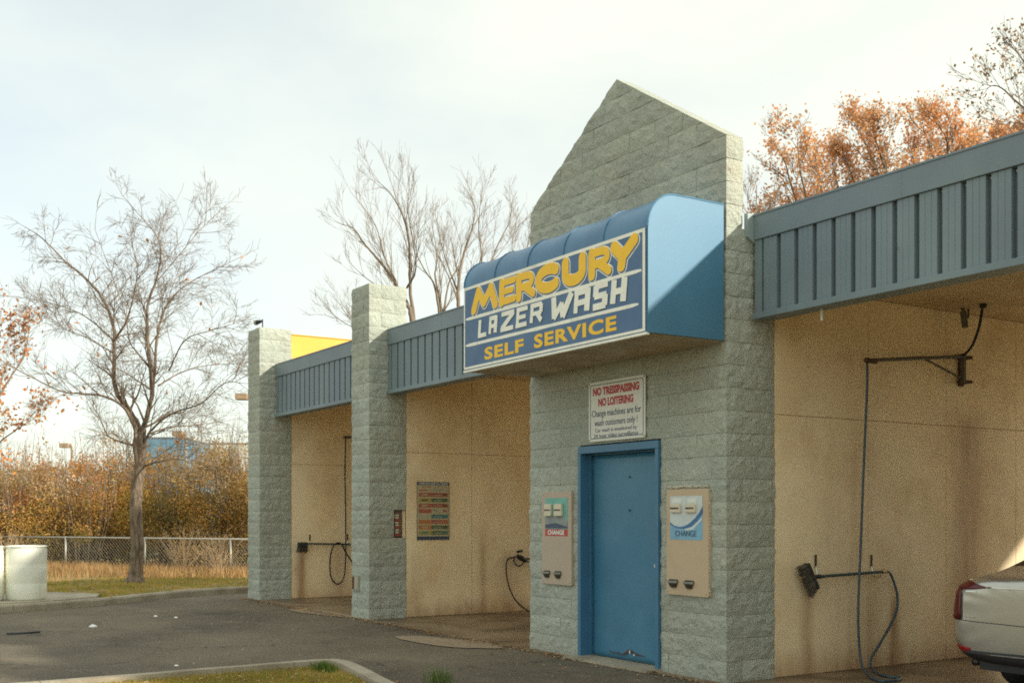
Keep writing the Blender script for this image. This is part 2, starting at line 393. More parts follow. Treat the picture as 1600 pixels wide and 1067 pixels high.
# wash bay slab and apron patches
m = MB(); fl = [(-19.9,13.9)]
xs = [i*.35-19.9 for i in range(51)]
edge = [(x, 6.88+.10*noise.noise(Vector((x*1.1,0,5)))+.03*noise.noise(Vector((x*6,0,5)))) for x in xs]
pp = edge+[(-2.3,6.9),(-2.3,13.9),(-19.9,13.9)]
m.add([(x,y,.005) for x,y in pp], [tuple(range(len(pp)))]); tag(m.build('wash_bay_floor', M['concrete']), kind='structure')
def patch(cx, cy, rx, ry, seed, rot=0, mt='patch', z=.010, name='concrete_patch'):
    m = MB(); ps = []
    for k in range(28):
        a = 2*PI*k/28; r = 1+.35*noise.noise(Vector((math.cos(a)*1.3, math.sin(a)*1.3, seed)))+.12*noise.noise(Vector((math.cos(a)*5, math.sin(a)*5, seed)))
        x = rx*r*math.cos(a); y = ry*r*math.sin(a)
        ps.append((cx+x*math.cos(rot)-y*math.sin(rot), cy+x*math.sin(rot)+y*math.cos(rot), z))
    m.add(ps, [tuple(range(28))]); tag(m.build(name, M[mt]), kind='structure')
p = onZ(712,1004); patch(p.x-.1, p.y-.05, .95, .30, 3, .2)
p = onZ(492,958); patch(p.x, p.y+.1, 1.0, .22, 8, .1)
# foreground island
isl = empty('island_kerb', (-10.15,4.38,0), None, None); isl['kind'] = 'structure'
ik = [(-10.1,-14),(-10.14,1.5),(-10.28,4.25),(-10.25,4.48),(-10.0,4.54),(-9.4,4.44),(-8.38,4.23),(-5,3.8),(4,3.7)]
kerb_run(smooth2([Vector(p) for p in ik],1), .16, .11, isl, 2.4, -1)
m = MB(); gp = [(-9.96,-14),(-10.0,1.5),(-10.14,4.25),(-10.0,4.4),(-9.4,4.31),(-8.38,4.1),(-5,3.67),(4,3.57),(4,-14)]
vs = [(x,y,.045) for x,y in gp]; m.add(vs, [tuple(range(len(gp)))]); tag(m.build('island_lawn', M['verge']), kind='structure')
def inside_island(x, y): return x > -9.98-max(0,(y-1.5))*.05 and y < 4.38-(x+10)*.165

# ------------------------------------------------------------------ building
BL, BW, BH = .395, .1975, .2032
def rough_block(lx, ly, seed, amp=1.0, flat_top=True):
    rnd = random.Random(seed)
    nx = max(2, round(lx/.056)); ny = max(2, round(ly/.056)); nz_ = 4
    per = []
    hx, hy = lx/2-.0022, ly/2-.0022
    for i in range(nx): per.append((-hx+2*hx*i/nx, -hy, 0, -1))
    for i in range(ny): per.append((hx, -hy+2*hy*i/ny, 1, 0))
    for i in range(nx): per.append((hx-2*hx*i/nx, hy, 0, 1))
    for i in range(ny): per.append((-hx, hy-2*hy*i/ny, -1, 0))
    cor = {0, nx, nx+ny, 2*nx+ny}
    n = len(per); v = []
    for k in range(nz_+1):
        z = -BH/2+.002+(BH-.004)*k/nz_
        for i, (x, y, ax, ay) in enumerate(per):
            if i in cor:
                ax, ay = (x/abs(x), y/abs(y)); ax *= .6; ay *= .6
            edge_ = k in (0, nz_)
            d = (.002 if edge_ else .005)+rnd.uniform(-.004, .013 if not edge_ else .004)*amp
            d += .010*noise.noise(Vector((x*5, y*5+z*4, seed*3.1)))*amp
            if i in cor: d -= .003
            zz = z+(0 if edge_ else rnd.uniform(-.012,.012)); tx = rnd.uniform(-.008,.008)*(i not in cor)
            v.append((x+ax*d+(tx if ax == 0 else 0), y+ay*d+(tx if ay == 0 else 0), zz))
    f = []
    for k in range(nz_):
        for i in range(n):
            j = (i+1) % n; q = (k*n+i, k*n+j, (k+1)*n+j, (k+1)*n+i)
            if rnd.random() < .5: f += [(q[0],q[1],q[2]),(q[0],q[2],q[3])]
            else: f += [(q[0],q[1],q[3]),(q[1],q[2],q[3])]
    f.append(tuple(range(n))[::-1]); f.append(tuple(nz_*n+i for i in range(n)))
    me = bpy.data.meshes.new('block'); me.from_pydata(v, [], f); me.update(); me.materials.append(M['block'])
    return me
FULL = [rough_block(BL, BW, 10+i) for i in range(12)]
HALF = [rough_block(BW, BW, 50+i) for i in range(6)]
bld = empty('car_wash_building', (-11.4, 7, 0), 'grey split-face block car wash with blue-grey fascias, gabled centre and tan bays', 'building')

def stuffjoin(name, items, mt, parent):
    """join placed meshes (mesh, matrix) into one"""
    m = MB()
    for me, mx in items:
        m.add([mx @ v.co for v in me.vertices], [tuple(p.vertices) for p in me.polygons])
    return m.build(name, mt, parent, kind='stuff')
class Wall:
    def __init__(s, parent): s.parent = parent; s.items = []
    def put(s, me, x, y, z, rot=0, sx=1., part=True):
        fl = random.random() < .5
        rz = rot+(PI if fl else 0)
        if part:
            link('block', me, None, s.parent, (x,y,z), (0,0,rz), (sx,1,1))
        else:
            s.items.append((me, Matrix.LocRotScale(Vector((x,y,z)), Matrix.Rotation(rz,3,'Z').to_euler(), Vector((sx,1,1)))))
    def done(s):
        if s.items: stuffjoin('hidden_blocks', s.items, M['block'], s.parent)

def pillar(x0, y0, zb, courses, label, notch=None, allstuff=False):
    e = bpy.data.objects.new('pillar', None); col.objects.link(e); e.location = (x0, y0, 0); e.parent = bld
    e.matrix_parent_inverse = WM(bld).inverted()
    if label: e['label'] = label
    W = Wall(e); S = BL+BW
    for k in range(courses):
        z = zb+(k+.5)*BH
        nt_ = notch and notch[0] <= k < notch[1]
        P = not allstuff
        if k % 2 == 0:
            W.put(random.choice(FULL), x0+BL/2, y0+BW/2, z, part=P)
            W.put(random.choice(FULL), x0+BL+BW/2, y0+BL/2, z, PI/2, part=P)
            if not nt_: W.put(random.choice(FULL), x0+BW+BL/2, y0+BL+BW/2, z, part=P)
            W.put(random.choice(FULL), x0+BW/2, y0+BW+BL/2, z, PI/2, part=False)
        else:
            W.put(random.choice(FULL), x0+BW+BL/2, y0+BW/2, z, part=P)
            if nt_: W.put(random.choice(HALF), x0+BL+BW/2, y0+BW+BW/2, z, PI/2, part=P)
            else: W.put(random.choice(FULL), x0+BL+BW/2, y0+BW+BL/2, z, PI/2, part=P)
            W.put(random.choice(FULL), x0+BL/2, y0+BL+BW/2, z, part=False)
            W.put(random.choice(FULL), x0+BW/2, y0+BL/2, z, PI/2, part=False)
            # even the front-left of this course is the rotated block end
    W.done()
    ins = .006
    m = MB()
    if notch:
        z0 = zb+notch[0]*BH; z1 = zb+notch[1]*BH
        m.box((x0+ins,y0+ins,zb), (x0+S-ins,y0+S-ins,z0)); m.box((x0+ins,y0+ins,z1), (x0+S-ins,y0+S-ins,zb+courses*BH-.006))
        m.box((x0+ins,y0+ins,z0+.001), (x0+S-ins,y0+.395,z1-.001)); m.box((x0+ins+.001,y0+.3952,z0+.001), (x0+S-.09,y0+S-ins-.001,z1-.001))
    else: m.box((x0+ins,y0+ins,zb), (x0+S-ins,y0+S-ins,zb+courses*BH-.006))
    m.build('mortar', M['mortar'], e)
    return e
S6 = BL+BW
pillar(-19.89, 7.0, -.05, 24, 'end pillar of the block wall, farthest from the door')
pmid = pillar(-14.80-S6, 7.0, -.05, 24, 'middle pillar with small panel set in its side', notch=(6,8))
pillar(-2.87, 7.0, -.01, 24, None, allstuff=True)

# centre wall with gable
TX0, TX1 = -10.61, -7.45
fw = bpy.data.objects.new('front_wall', None); col.objects.link(fw); fw.location = (TX0,7,0); fw.parent = bld; fw.matrix_parent_inverse = WM(bld).inverted()
fw['label'] = 'gabled block wall around the blue door'
W = Wall(fw); ZB = -.01; DX0, DX1, DTOP = -9.665, -8.345, 2.225
def hidden(z): return 3.12 < z < 4.1
def run(xa, xb, z, k):
    """lay blocks from xa to xb in bond"""
    off = 0 if k % 2 == 0 else BW
    x = xa
    lines = [TX0+off+i*BL for i in range(-1, 10)]
    cuts = [c for c in lines if xa+.03 < c < xb-.03]; pts = [xa]+cuts+[xb]
    for i in range(len(pts)-1):
        l = pts[i+1]-pts[i]; cx = (pts[i]+pts[i+1])/2
        if l > .27: W.put(random.choice(FULL), cx, 7+BW/2, z, 0, l/BL, part=not hidden(z))
        else: W.put(random.choice(HALF), cx, 7+BW/2, z, 0, l/BW, part=not hidden(z))
for k in range(24):
    z = ZB+(k+.5)*BH; low = z < DTOP; thin = k >= 20
    if k % 2 == 0 or thin:
        xa, xb = TX0, TX1
    else:
        xa, xb = TX0+BW, TX1-BW
        W.put(random.choice(FULL), TX0+BW/2, 7+BL/2, z, PI/2); W.put(random.choice(FULL), TX1-BW/2, 7+BL/2, z, PI/2)
        W.put(random.choice(HALF), TX0+BW/2, 7+BL+BW/2, z, 0, part=False); W.put(random.choice(HALF), TX1-BW/2, 7+BL+BW/2, z)
    if k % 2 == 0 and not thin:
        W.put(random.choice(FULL), TX0+BW/2, 7+BW+BL/2, z, PI/2, part=False); W.put(random.choice(FULL), TX1-BW/2, 7+BW+BL/2, z, PI/2)
    if low: run(xa, DX0, z, k); run(DX1, xb, z, k)
    else: run(xa, xb, z, k)
# gable courses, each block cut to the slope
ez = ZB+24*BH; PK = (-9.03, 5.87)
def cutblock(me, loc, sx):
    bm = bmesh.new(); bm.from_mesh(me); bmesh.ops.transform(bm, matrix=Matrix.LocRotScale(Vector(loc), None, Vector((sx,1,1))), verts=bm.verts)
    for sgn, ex in ((1, TX1), (-1, TX0)):
        d = Vector((ex-PK[0], 0, ez-PK[1])).normalized(); nrm = Vector((-d.z, 0, d.x)); nrm = nrm if nrm.z > 0 else -nrm
        r = bmesh.ops.bisect_plane(bm, geom=bm.verts[:]+bm.edges[:]+bm.faces[:], plane_co=(PK[0],7,PK[1]), plane_no=nrm, clear_outer=True)
        ed = [e for e in r['geom_cut'] if isinstance(e, bmesh.types.BMEdge)]
        if ed: bmesh.ops.holes_fill(bm, edges=ed)
    if len(bm.faces) < 4: bm.free(); return None
    o = bpy.data.meshes.new('block'); bm.to_mesh(o); bm.free(); o.materials.clear(); o.materials.append(M['block']); return o
for k in range(24, 30):
    z = ZB+(k+.5)*BH; off = 0 if k % 2 == 0 else BW
    for i in range(-1, 9):
        a_ = max(TX0, TX0+off+i*BL); b_ = min(TX1, TX0+off+(i+1)*BL)
        if b_-a_ < .05: continue
        me = cutblock(random.choice(FULL), ((a_+b_)/2, 7+BW/2, z), (b_-a_)/BL)
        if me: link('block', me, None, fw)
W.done()
m = MB(); i_ = .006
m.prism([(TX0+i_,DTOP),(TX1-i_,DTOP),(TX1-i_,ez),(PK[0],PK[1]-.006),(TX0+i_,ez)], 7+i_, 7+BW-i_, 'y')
m.box((TX0+i_,7+i_,ZB),(DX0-.004,7+BW-i_,DTOP-.001)); m.box((DX1+.004,7+i_,ZB),(TX1-i_,7+BW-i_,DTOP-.001))
for xa in (TX0+i_, TX1-BW+i_): m.box((xa,7+BW-i_+.001,ZB),(xa+BW-2*i_,7+S6-i_,ZB+20*BH-.004))
m.build('mortar', M['mortar'], fw)
# dark room behind the door
m = MB(); m.box((DX0-.3,7.25,-.02),(DX1+.3,7.3,2.6)); m.build('inner_partition', M['mortar'], bld)

# bay dividing walls with 4 x 8 sheets
YB = 13.66
def bay_wall(x, ystart, label, ys, wm):
    e = bpy.data.objects.new('bay_wall', None); col.objects.link(e); e.location = (x,ystart,0); e.parent = bld; e.matrix_parent_inverse = WM(bld).inverted()
    if label: e['label'] = label
    m = MB(); m.box((x-.19, ystart, -.02), (x-.008, YB, 3.62)); m.build('wall_core', M['cream_core'], e)
    cuts = [ystart+.001]+ys+[YB]
    sh = {}
    for a_, b_ in zip(cuts[:-1], cuts[1:]):
        for z0, z1 in ((.012, 2.4145), (2.4205, 3.60)):
            mm = MB(); mm.box((x-.008, a_+.0035, z0), (x, b_-.0035, z1)); o = mm.build('wall_panel', M[wm], e, bevel=.0015)
            if z0 > 1: pass
    return e
bay_wall(-7.452, 7+S6+.002, 'tan sheeted wall beside the silver car', [8.87,10.06,11.25,12.45], 'cream_right')
bay_wall(-14.802, 7+S6+.002, 'tan sheeted wall with the instruction board', [8.71,9.93,11.15,12.37], 'cream_mid')
bay_wall(-19.30, 7+S6+.002, 'tan sheeted wall of the far wash bay', [8.8,10.0,11.2,12.4], 'cream_far')
m = MB(); m.box((-2.88,7+S6+.003,-.02),(-2.68,YB,3.62)); m.box((-15.38,7+S6+.003,-.02),(-15.0,YB,3.62)); m.box((-10.6,7+S6+.003,-.02),(-10.4,YB,3.62)); m.build('plain_bay_wall', M['cream'], bld)
# ceilings
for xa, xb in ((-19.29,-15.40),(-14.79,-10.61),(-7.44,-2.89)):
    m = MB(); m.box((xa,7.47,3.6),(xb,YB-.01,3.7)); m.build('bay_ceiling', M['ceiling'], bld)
m = MB(); m.box((-19.3,7.5,3.95),(-2.5,YB+.1,4.03)); m.build('roof', M['roof'], bld)
m = MB(); m.box((-19.3,YB-.0,3.24),(-2.5,YB+.2,4.16)); m.build('rear_fascia', M['fascia'], bld)
# yellow parapet on the far divider
yw = bpy.data.objects.new('yellow_parapet', None); col.objects.link(yw); yw.parent = bld; yw.matrix_parent_inverse = WM(bld).inverted()
m = MB(); m.box((-19.52,7+S6+.004,4.03),(-19.31,YB,4.74)); m.build('parapet_wall', M['yellow'], yw)
m = MB(); m.box((-19.54,7+S6+.01,4.741),(-19.29,YB+.01,4.755)); m.build('coping', M['yellow'], yw)
# fascias
FYY = 7.30
rib = MB(); z0, z1 = 3.302, 3.952; hw = .083
prof = [(-hw,.045),(-hw+.004,0),(-.032,0),(-.028,.004),(-.024,0),(.024,0),(.028,.004),(.032,0),(hw-.004,0),(hw,.045)]
rib.prism([(x_, y_) for x_, y_ in prof], z0, z1, 'z'); ribme = rib.mesh('fascia_panel'); ribme.materials.append(M['fascia'])
def fascia(xa, xb, label):
    e = bpy.data.objects.new('fascia', None); col.objects.link(e); e.location = (xa,FYY,3.24); e.parent = bld; e.matrix_parent_inverse = WM(bld).inverted(); e['label'] = label
    m = MB(); m.box((xa, FYY+.045, 3.30), (xb, FYY+.10, 3.955)); m.build('backing_sheet', M['fascia_dark'], e)
    m = MB(); m.box((xa, FYY-.018, 3.955), (xb, FYY+.16, 4.18)); m.box((xa-.001, FYY-.026, 4.165), (xb, FYY+.18, 4.186)); m.build('top_flashing', M['fascia'], e, bevel=.004)
    m = MB(); m.box((xa, FYY-.035, 3.245), (xb, FYY+.17, 3.3)); m.build('bottom_trim', M['fascia'], e, bevel=.004)
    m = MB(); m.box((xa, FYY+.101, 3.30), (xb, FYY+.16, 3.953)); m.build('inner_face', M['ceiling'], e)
    m = MB(); m.box((xa+.0005, FYY-.002, 3.301), (xa+.085, FYY+.1, 3.954)); m.build('end_board', M['fascia'], e)
    x = xa+.125+.06
    sc_ = MB()
    while x+hw < xb:
        link('fascia_panel', ribme, None, e, (x, FYY, 0))
        sc_.box((x+.095,FYY+.033,3.925),(x+.107,FYY+.044,3.937))
        x += .206
    sc_.build('screw_heads', M['steel'], e, kind='stuff')
    # lap joints of the flashing
    x = xa+1.6
    while x < xb: m = MB(); m.box((x, FYY-.0195, 3.957), (x+.006, FYY-.0175, 4.163)); m.build('lap_joint', M['fascia'], e); x += 3.0
    return e
fascia(-7.40, -2.2, 'long fascia over the bay with the car')
fascia(-14.78, -10.62, 'fascia over the bay with the instruction board')
fascia(-19.27, -15.40, 'fascia over the far bay')
# flashing stub between gable side and fascia
m = MB(); m.prism([(7.21,3.98),(7.30,3.93),(7.30,4.19),(7.21,4.19)], -7.445, -7.40, 'x'); m.build('flashing_stub', mat('pale_flashing', (.30,.37,.37), .5), bld)
m = MB(); m.box((TX0+.01,7.21,4.03),(TX1-.01,YB,4.06)); m.build('room_roof', M['roof'], bld)
# pillar hatch
p0 = onY(556,899,7); p1 = onY(567,924,7)
ut = bpy.data.objects.new('utility_hatch', None); col.objects.link(ut); ut.parent = bld; ut.matrix_parent_inverse = WM(bld).inverted()
m = MB(); m.box((-15.33,6.972,.40),(-15.10,7.0,.62)); m.build('hatch_frame', M['mortar'], ut)
m = MB(); m.box((-15.24,6.968,.42),(-15.12,6.9715,.60)); m.build('hatch_cover', mat('tan_hatch', (.42,.36,.25), .6), ut)
m = MB(); m.box((-15.32,6.9685,.42),(-15.245,6.9715,.60)); m.build('hatch_opening', M['rust'], ut)

# door ------------------------------------------------------------
fr = bpy.data.objects.new('door_frame', None)
m = MB(); ft = 2.19
FW = .055
for xa, xb in ((DX0+.006, DX0+FW), (DX1-FW, DX1-.006)): m.box((xa,6.97,0),(xb,7.19,ft-FW-.001))
m.box((DX0+.006,6.97,ft-FW),(DX1-.006,7.19,ft+.02))
for xa, xb in ((DX0+FW+.0005, DX0+FW+.016), (DX1-FW-.016, DX1-FW-.0005)): m.box((xa,7.085,0),(xb,7.189,ft-FW-.001))
m.box((DX0+FW+.017,7.085,ft-FW-.017),(DX1-FW-.017,7.189,ft-FW-.001))
m.build('door_frame', M['frame'], bld, bevel=.003)
ddx0, ddx1 = DX0+FW+.02, DX1-FW-.02
de = bpy.data.objects.new('door', None); col.objects.link(de); de.parent = bld; de.matrix_parent_inverse = WM(bld).inverted(); de['label'] = 'blue steel door with torn rusty bottom edge'
DY = 7.115
# panel with slight bow and dents, torn lower edge
nx, nz2 = 24, 36; vs = []; fs = []
for j in range(nz2+1):
    for i in range(nx+1):
        x = ddx0+(ddx1-ddx0)*i/nx; z = .035+(ft-FW-.02-.035)*j/nz2
        y = DY+.006*noise.noise(Vector((x*1.6, z*1.3, 2)))+.002*noise.noise(Vector((x*5, z*5, 9)))
        vs.append((x,y,z))
for j in range(nz2):
    for i in range(nx): fs.append((j*(nx+1)+i, j*(nx+1)+i+1, (j+1)*(nx+1)+i+1, (j+1)*(nx+1)+i))
m = MB(); m.add(vs, fs); o = m.build('door_leaf', M['door'], de, smooth=True); md = o.modifiers.new('t','SOLIDIFY'); md.thickness = .03; md.offset = 1
# tear: dark rusty gap polygon, bent flaps
tx = lambda f: ddx0+(ddx1-ddx0)*f
m = MB()
def dn(pts, y0, y1): m.prism([(tx(.5+(a_-.45)*.85), .095+(b_-.11)*.62) for a_, b_ in pts], y0, y1, 'y')
dn([(.14,.135),(.22,.115),(.30,.120),(.38,.10),(.42,.135),(.46,.175),(.50,.20),(.53,.185),(.56,.165),(.60,.15),(.66,.135),(.75,.13),(.70,.12),(.60,.122),(.57,.14),(.54,.15),(.50,.155),(.47,.13),(.43,.105),(.38,.088),(.30,.103),(.22,.10)], DY-.014, DY-.010)
m.build('tear', M['rust'], de)
m = MB(); m.add([(tx(.54),DY-.016,.135),(tx(.56),DY-.035,.11),(tx(.575),DY-.03,.115),(tx(.555),DY-.016,.145)], [(0,1,2,3)])
m.add([(tx(.60),DY-.018,.11),(tx(.615),DY-.03,.09),(tx(.63),DY-.018,.105)], [(0,1,2)])
o = m.build('bent_flap', M['steel'], de); md = o.modifiers.new('t','SOLIDIFY'); md.thickness = .002
m = MB(); p = onY(1026,884,DY-.012); m.box((p.x-.028,DY-.022,p.z-.015),(p.x+.028,DY-.008,p.z+.017)); m.build('latch_plate', M['white'], de, bevel=.002)
for py in (797, 745):
    p = onY(983,py,DY-.012); m = MB(); m.tube([(p.x,DY-.014,p.z),(p.x,DY+.0,p.z)], .009, 8); m.build('bolt', M['black'], de)
m = MB(); m.box((DX0-.02,6.80,.004),(DX1+.02,7.25,.03)); m.build('threshold', M['kerb'], de)

# ------------------------------------------------------------------ lettering
def text_mesh(s, x0, x1, z0, z1, yoff=0., offset=0., depth=.0015, spacing=1., basis=None, name='lettering'):
    """flat text fitted to a box; basis maps (u, v, out) to the world"""
    cu = bpy.data.curves.new(name, 'FONT'); cu.body = s; cu.offset = offset; cu.extrude = .02; cu.resolution_u = 3; cu.space_character = spacing
    o = bpy.data.objects.new('tmp', cu); col.objects.link(o)
    dg = bpy.context.evaluated_depsgraph_get(); me = bpy.data.meshes.new_from_object(o.evaluated_get(dg)); bpy.data.objects.remove(o)
    xs = [v.co.x for v in me.vertices]; ys = [v.co.y for v in me.vertices]
    ax, bx, ay, by = min(xs), max(xs), min(ys), max(ys)
    for v in me.vertices:
        u = x0+(v.co.x-ax)/(bx-ax)*(x1-x0); w_ = z0+(v.co.y-ay)/(by-ay)*(z1-z0); d = depth if v.co.z > 0 else 0
        v.co = basis(u, w_, d+yoff)
    return me
# lettering planes
def south(Y): return lambda u, v, d: (u, Y-d, v)
def eastw(X): return lambda u, v, d: (X+d, u, v)
def put_text(s, x0, x1, z0, z1, basis, mt, parent, **k):
    me = text_mesh(s, x0, x1, z0, z1, basis=basis, **k)
    return link('lettering', me, mt, parent)

# ------------------------------------------------------------------ awning with sign
AX0, AX1, AYF, AZ0, AZ1, AZT = -10.54, -7.46, 6.11, 3.04, 3.935, 4.24
aw = empty('entrance_awning', ((AX0+AX1)/2, 7, AZ0), 'blue vinyl box awning with rounded top and yellow and white lettering above the door', 'awning')
prof = [(AYF, AZ0), (AYF, AZ1)]
ra = .30
for k in range(1, 9):
    a_ = PI/2*k/8; prof.append((AYF+ra-ra*math.cos(a_), AZ1+(AZT-AZ1)*math.sin(a_)))
prof += [(6.6,AZT+.002),(6.8,AZT),(6.97,AZT)]
nx = 60; vs = []; fs = []; npz = len(prof)
ribs = 5
for i in range(nx+1):
    f = i/nx; x = AX0+(AX1-AX0)*f
    sag = abs(math.sin(f*PI*ribs)); 
    for j, (y, z) in enumerate(prof):
        k = max(0, min(1, (j-1)/4)) * (1 if j < npz-1 else .3)
        vs.append((x, y+.006*k*sag, z-.012*k*sag+.004*noise.noise(Vector((x*3,y*3,z*3)))*k))
for i in range(nx):
    for j in range(npz-1): fs.append((i*npz+j, (i+1)*npz+j, (i+1)*npz+j+1, i*npz+j+1))
m = MB(); m.add(vs, fs); o = m.build('cover', M['awn'], aw, smooth=True)
for xe, s_ in ((AX1,1),(AX0,-1)):
    m = MB(); m.prism([(y, z-.001) for y, z in prof]+[(6.97,AZ0)], xe-.004*s_, xe+.008*s_, 'x'); m.build('side_panel', M['awnside'], aw)
    m = MB(); m.tube([(xe+.006*s_, y-.002, z+.001) for y, z in prof[1:]], .008, 6); m.build('piping', M['awnside'], aw)
for i in range(1, ribs):
    x = AX0+(AX1-AX0)*i/ribs; m = MB(); m.tube([(x, y-.003, z+.001) for y, z in prof[1:-1]], .006, 5); m.build('seam', M['awn'], aw)
# underside
m = MB(); m.box((AX0+.01,AYF+.01,AZ0-.004),(AX1-.01,6.975,AZ0+.02)); m.build('soffit', M['mortar'], aw)
for i in range(5):
    for j in range(2):
        xa = AX0+.02+i*(AX1-AX0-.04)/5; xb = xa+(AX1-AX0-.04)/5-.008; ya = AYF+.025+j*.425; m = MB(); m.box((xa,ya,AZ0-.012),(xb,ya+.417,AZ0-.0045)); m.build('soffit_panel', M['soffit'], aw)
m = MB(); m.box((AX0,AYF-.015,AZ0-.02),(AX1,AYF+.02,AZ0+.001)); m.build('bottom_rail', M['signwhite'], aw)
# sign face
sf = bpy.data.objects.new('sign_face', None); col.objects.link(sf); sf.parent = aw; sf.matrix_parent_inverse = WM(aw).inverted()
PX0, PX1, PZ0, PZ1 = AX0+.005, AX1-.02, AZ0+.012, 3.925
m = MB(); m.box((PX0,AYF-.008,PZ0),(PX1,AYF+.002,PZ1)); m.build('sign_panel', M['signblue'], sf)
SY = AYF-.008; m = MB(); bw = .03
m.box((PX0,SY-.002,PZ1-bw),(PX1,SY+.001,PZ1)); m.box((PX0,SY-.002,PZ0),(PX1,SY+.001,PZ0+bw*.8))
m.box((PX0,SY-.0021,PZ0+bw*.8+.0005),(PX0+bw*.7,SY+.001,PZ1-bw-.0005)); m.box((PX1-bw*1.1,SY-.0021,PZ0+bw*.8+.0005),(PX1,SY+.001,PZ1-bw-.0005))
def rule(z, dz, xa, xb, sd_):
    n = 40; up = []; dn_ = []
    for i in range(n+1):
        x = xa+(xb-xa)*i/n; w_ = .016+.004*noise.noise(Vector((x*4,sd_,0))); c = z+dz*i/n+.003*noise.noise(Vector((x*2,sd_,4)))
        if i in (0,n): w_ *= .55
        up.append((x,c+w_)); dn_.append((x,c-w_))
    m.prism(up+dn_[::-1], SY-.002, SY+.001, 'y')
rule(3.585, -.01, PX0+.04, PX1-.05, 1); rule(3.305, -.012, PX0+.04, PX1-.09, 7)
m.build('border', M['signwhite'], sf)
# bubble letters from strokes
def arc(cx, cz, rx, rz, a0, a1, n=12): return [(cx+rx*math.cos(R(a0+(a1-a0)*i/n)), cz+rz*math.sin(R(a0+(a1-a0)*i/n))) for i in range(n+1)]
BUB = {
 'M': [[(0,.0),(.22,1)],[(.22,1),(.47,.25)],[(.47,.25),(.80,1)],[(.80,1),(1,.0)]],
 'E': [[(.08,.02),(.10,1)],[(.10,1),(1,1)],[(.1,.52),(.85,.52)],[(.08,0),(1,.02)]],
 'R': [[(.05,0),(.05,1)],[(.05,1),(.6,1)]+arc(.6,.73,.33,.27,90,-90,8)+[(.1,.46)],[(.5,.42),(1,0)]],
 'C': [arc(.52,.5,.5,.5,48,312,18)],
 'U': [[(.05,1),(.05,.4)]+arc(.5,.38,.45,.38,180,360,12)+[(.95,1)]],
 'Y': [[(0,1),(.45,.45)],[(1.05,1.08),(.45,.45)],[(.45,.45),(.38,0)]],
}
def stroke_dome(m, pts, rad, base, hgt, dilate=0):
    """raised flattened bead along pts in the (x,z) plane, round ends"""
    r = rad+dilate; P = [Vector(p) for p in pts]
    # dense resample
    q = [P[0]]
    for a_, b_ in zip(P[:-1], P[1:]):
        n = max(1, int((b_-a_).length/.03))
        q += [a_.lerp(b_, i/n) for i in range(1, n+1)]
    P = q; n = len(P); rows = []
    secs = [(-1,0),(-.985,.8),(-.93,.96),(0,1),(.93,.96),(.985,.8),(1,0)]
    def row(p, t, s):  # s: scale at ends
        nn = Vector((-t.y, t.x))
        return [(p.x+nn.x*r*a_*s, SY-(base+hgt*h), p.y+nn.y*r*a_*s) for a_, h in secs]
    T = []
    for i in range(n):
        t = (P[min(i+1,n-1)]-P[max(i-1,0)]).normalized(); T.append(t)
    for k in (90,72,54,36,18): rows.append(row(P[0]-T[0]*r*math.sin(R(k)), T[0], max(.02, math.cos(R(k)))))
    for i in range(n): rows.append(row(P[i], T[i], 1))
    for k in (18,36,54,72,90): rows.append(row(P[-1]+T[-1]*r*math.sin(R(k)), T[-1], max(.02, math.cos(R(k)))))
    w_ = len(secs); vs = [v for rr in rows for v in rr]
    m.add(vs, [(i*w_+j, (i+1)*w_+j, (i+1)*w_+j+1, i*w_+j+1) for i in range(len(rows)-1) for j in range(w_-1)])
def X6(px): return onY(px, 500, 6.1).x
word = [('M',738,777),('E',780,806),('R',807,836),('C',837,877),('U',878,916),('R',920,955),('Y',955,995)]
rr = .053
for li, (ch, a_, b_) in enumerate(word):
    layers = [MB(), MB(), MB()]
    rr = {'M':.049,'E':.041,'R':.044,'C':.051,'U':.053,'Y':.055}[ch]; xa, xb = X6(a_-1)+rr, X6(b_+1)-rr; zc = 3.752; hh = .089
    if ch == 'Y': xb -= .0
    hh = .096 if ch in 'ER' else .089
    for sti, st in enumerate(BUB[ch]):
        rs_ = {'M':[.052,.046,.046,.052],'E':[.050,.035,.032,.036],'R':[.050,.038,.042],'C':[.054],'U':[.055],'Y':[.055,.055,.055]}[ch][sti]
        pts = [(xa+(xb-xa)*u, zc-hh+2*hh*v) for u, v in st]
        sh = [(p_[0]+.008, p_[1]-.010) for p_ in pts]
        stroke_dome(layers[0], sh, rs_, .0003, .0018+.0002*sti, .014); stroke_dome(layers[1], sh, rs_, .0003, .0034+.0002*sti, .004); stroke_dome(layers[2], pts, rs_, .0003, .0056+.0003*sti)
    layers[0].build('letter_outline', M['signwhite'], sf); layers[1].build('letter_inline', M['signblue'], sf); layers[2].build('letter', M['signyellow'], sf)
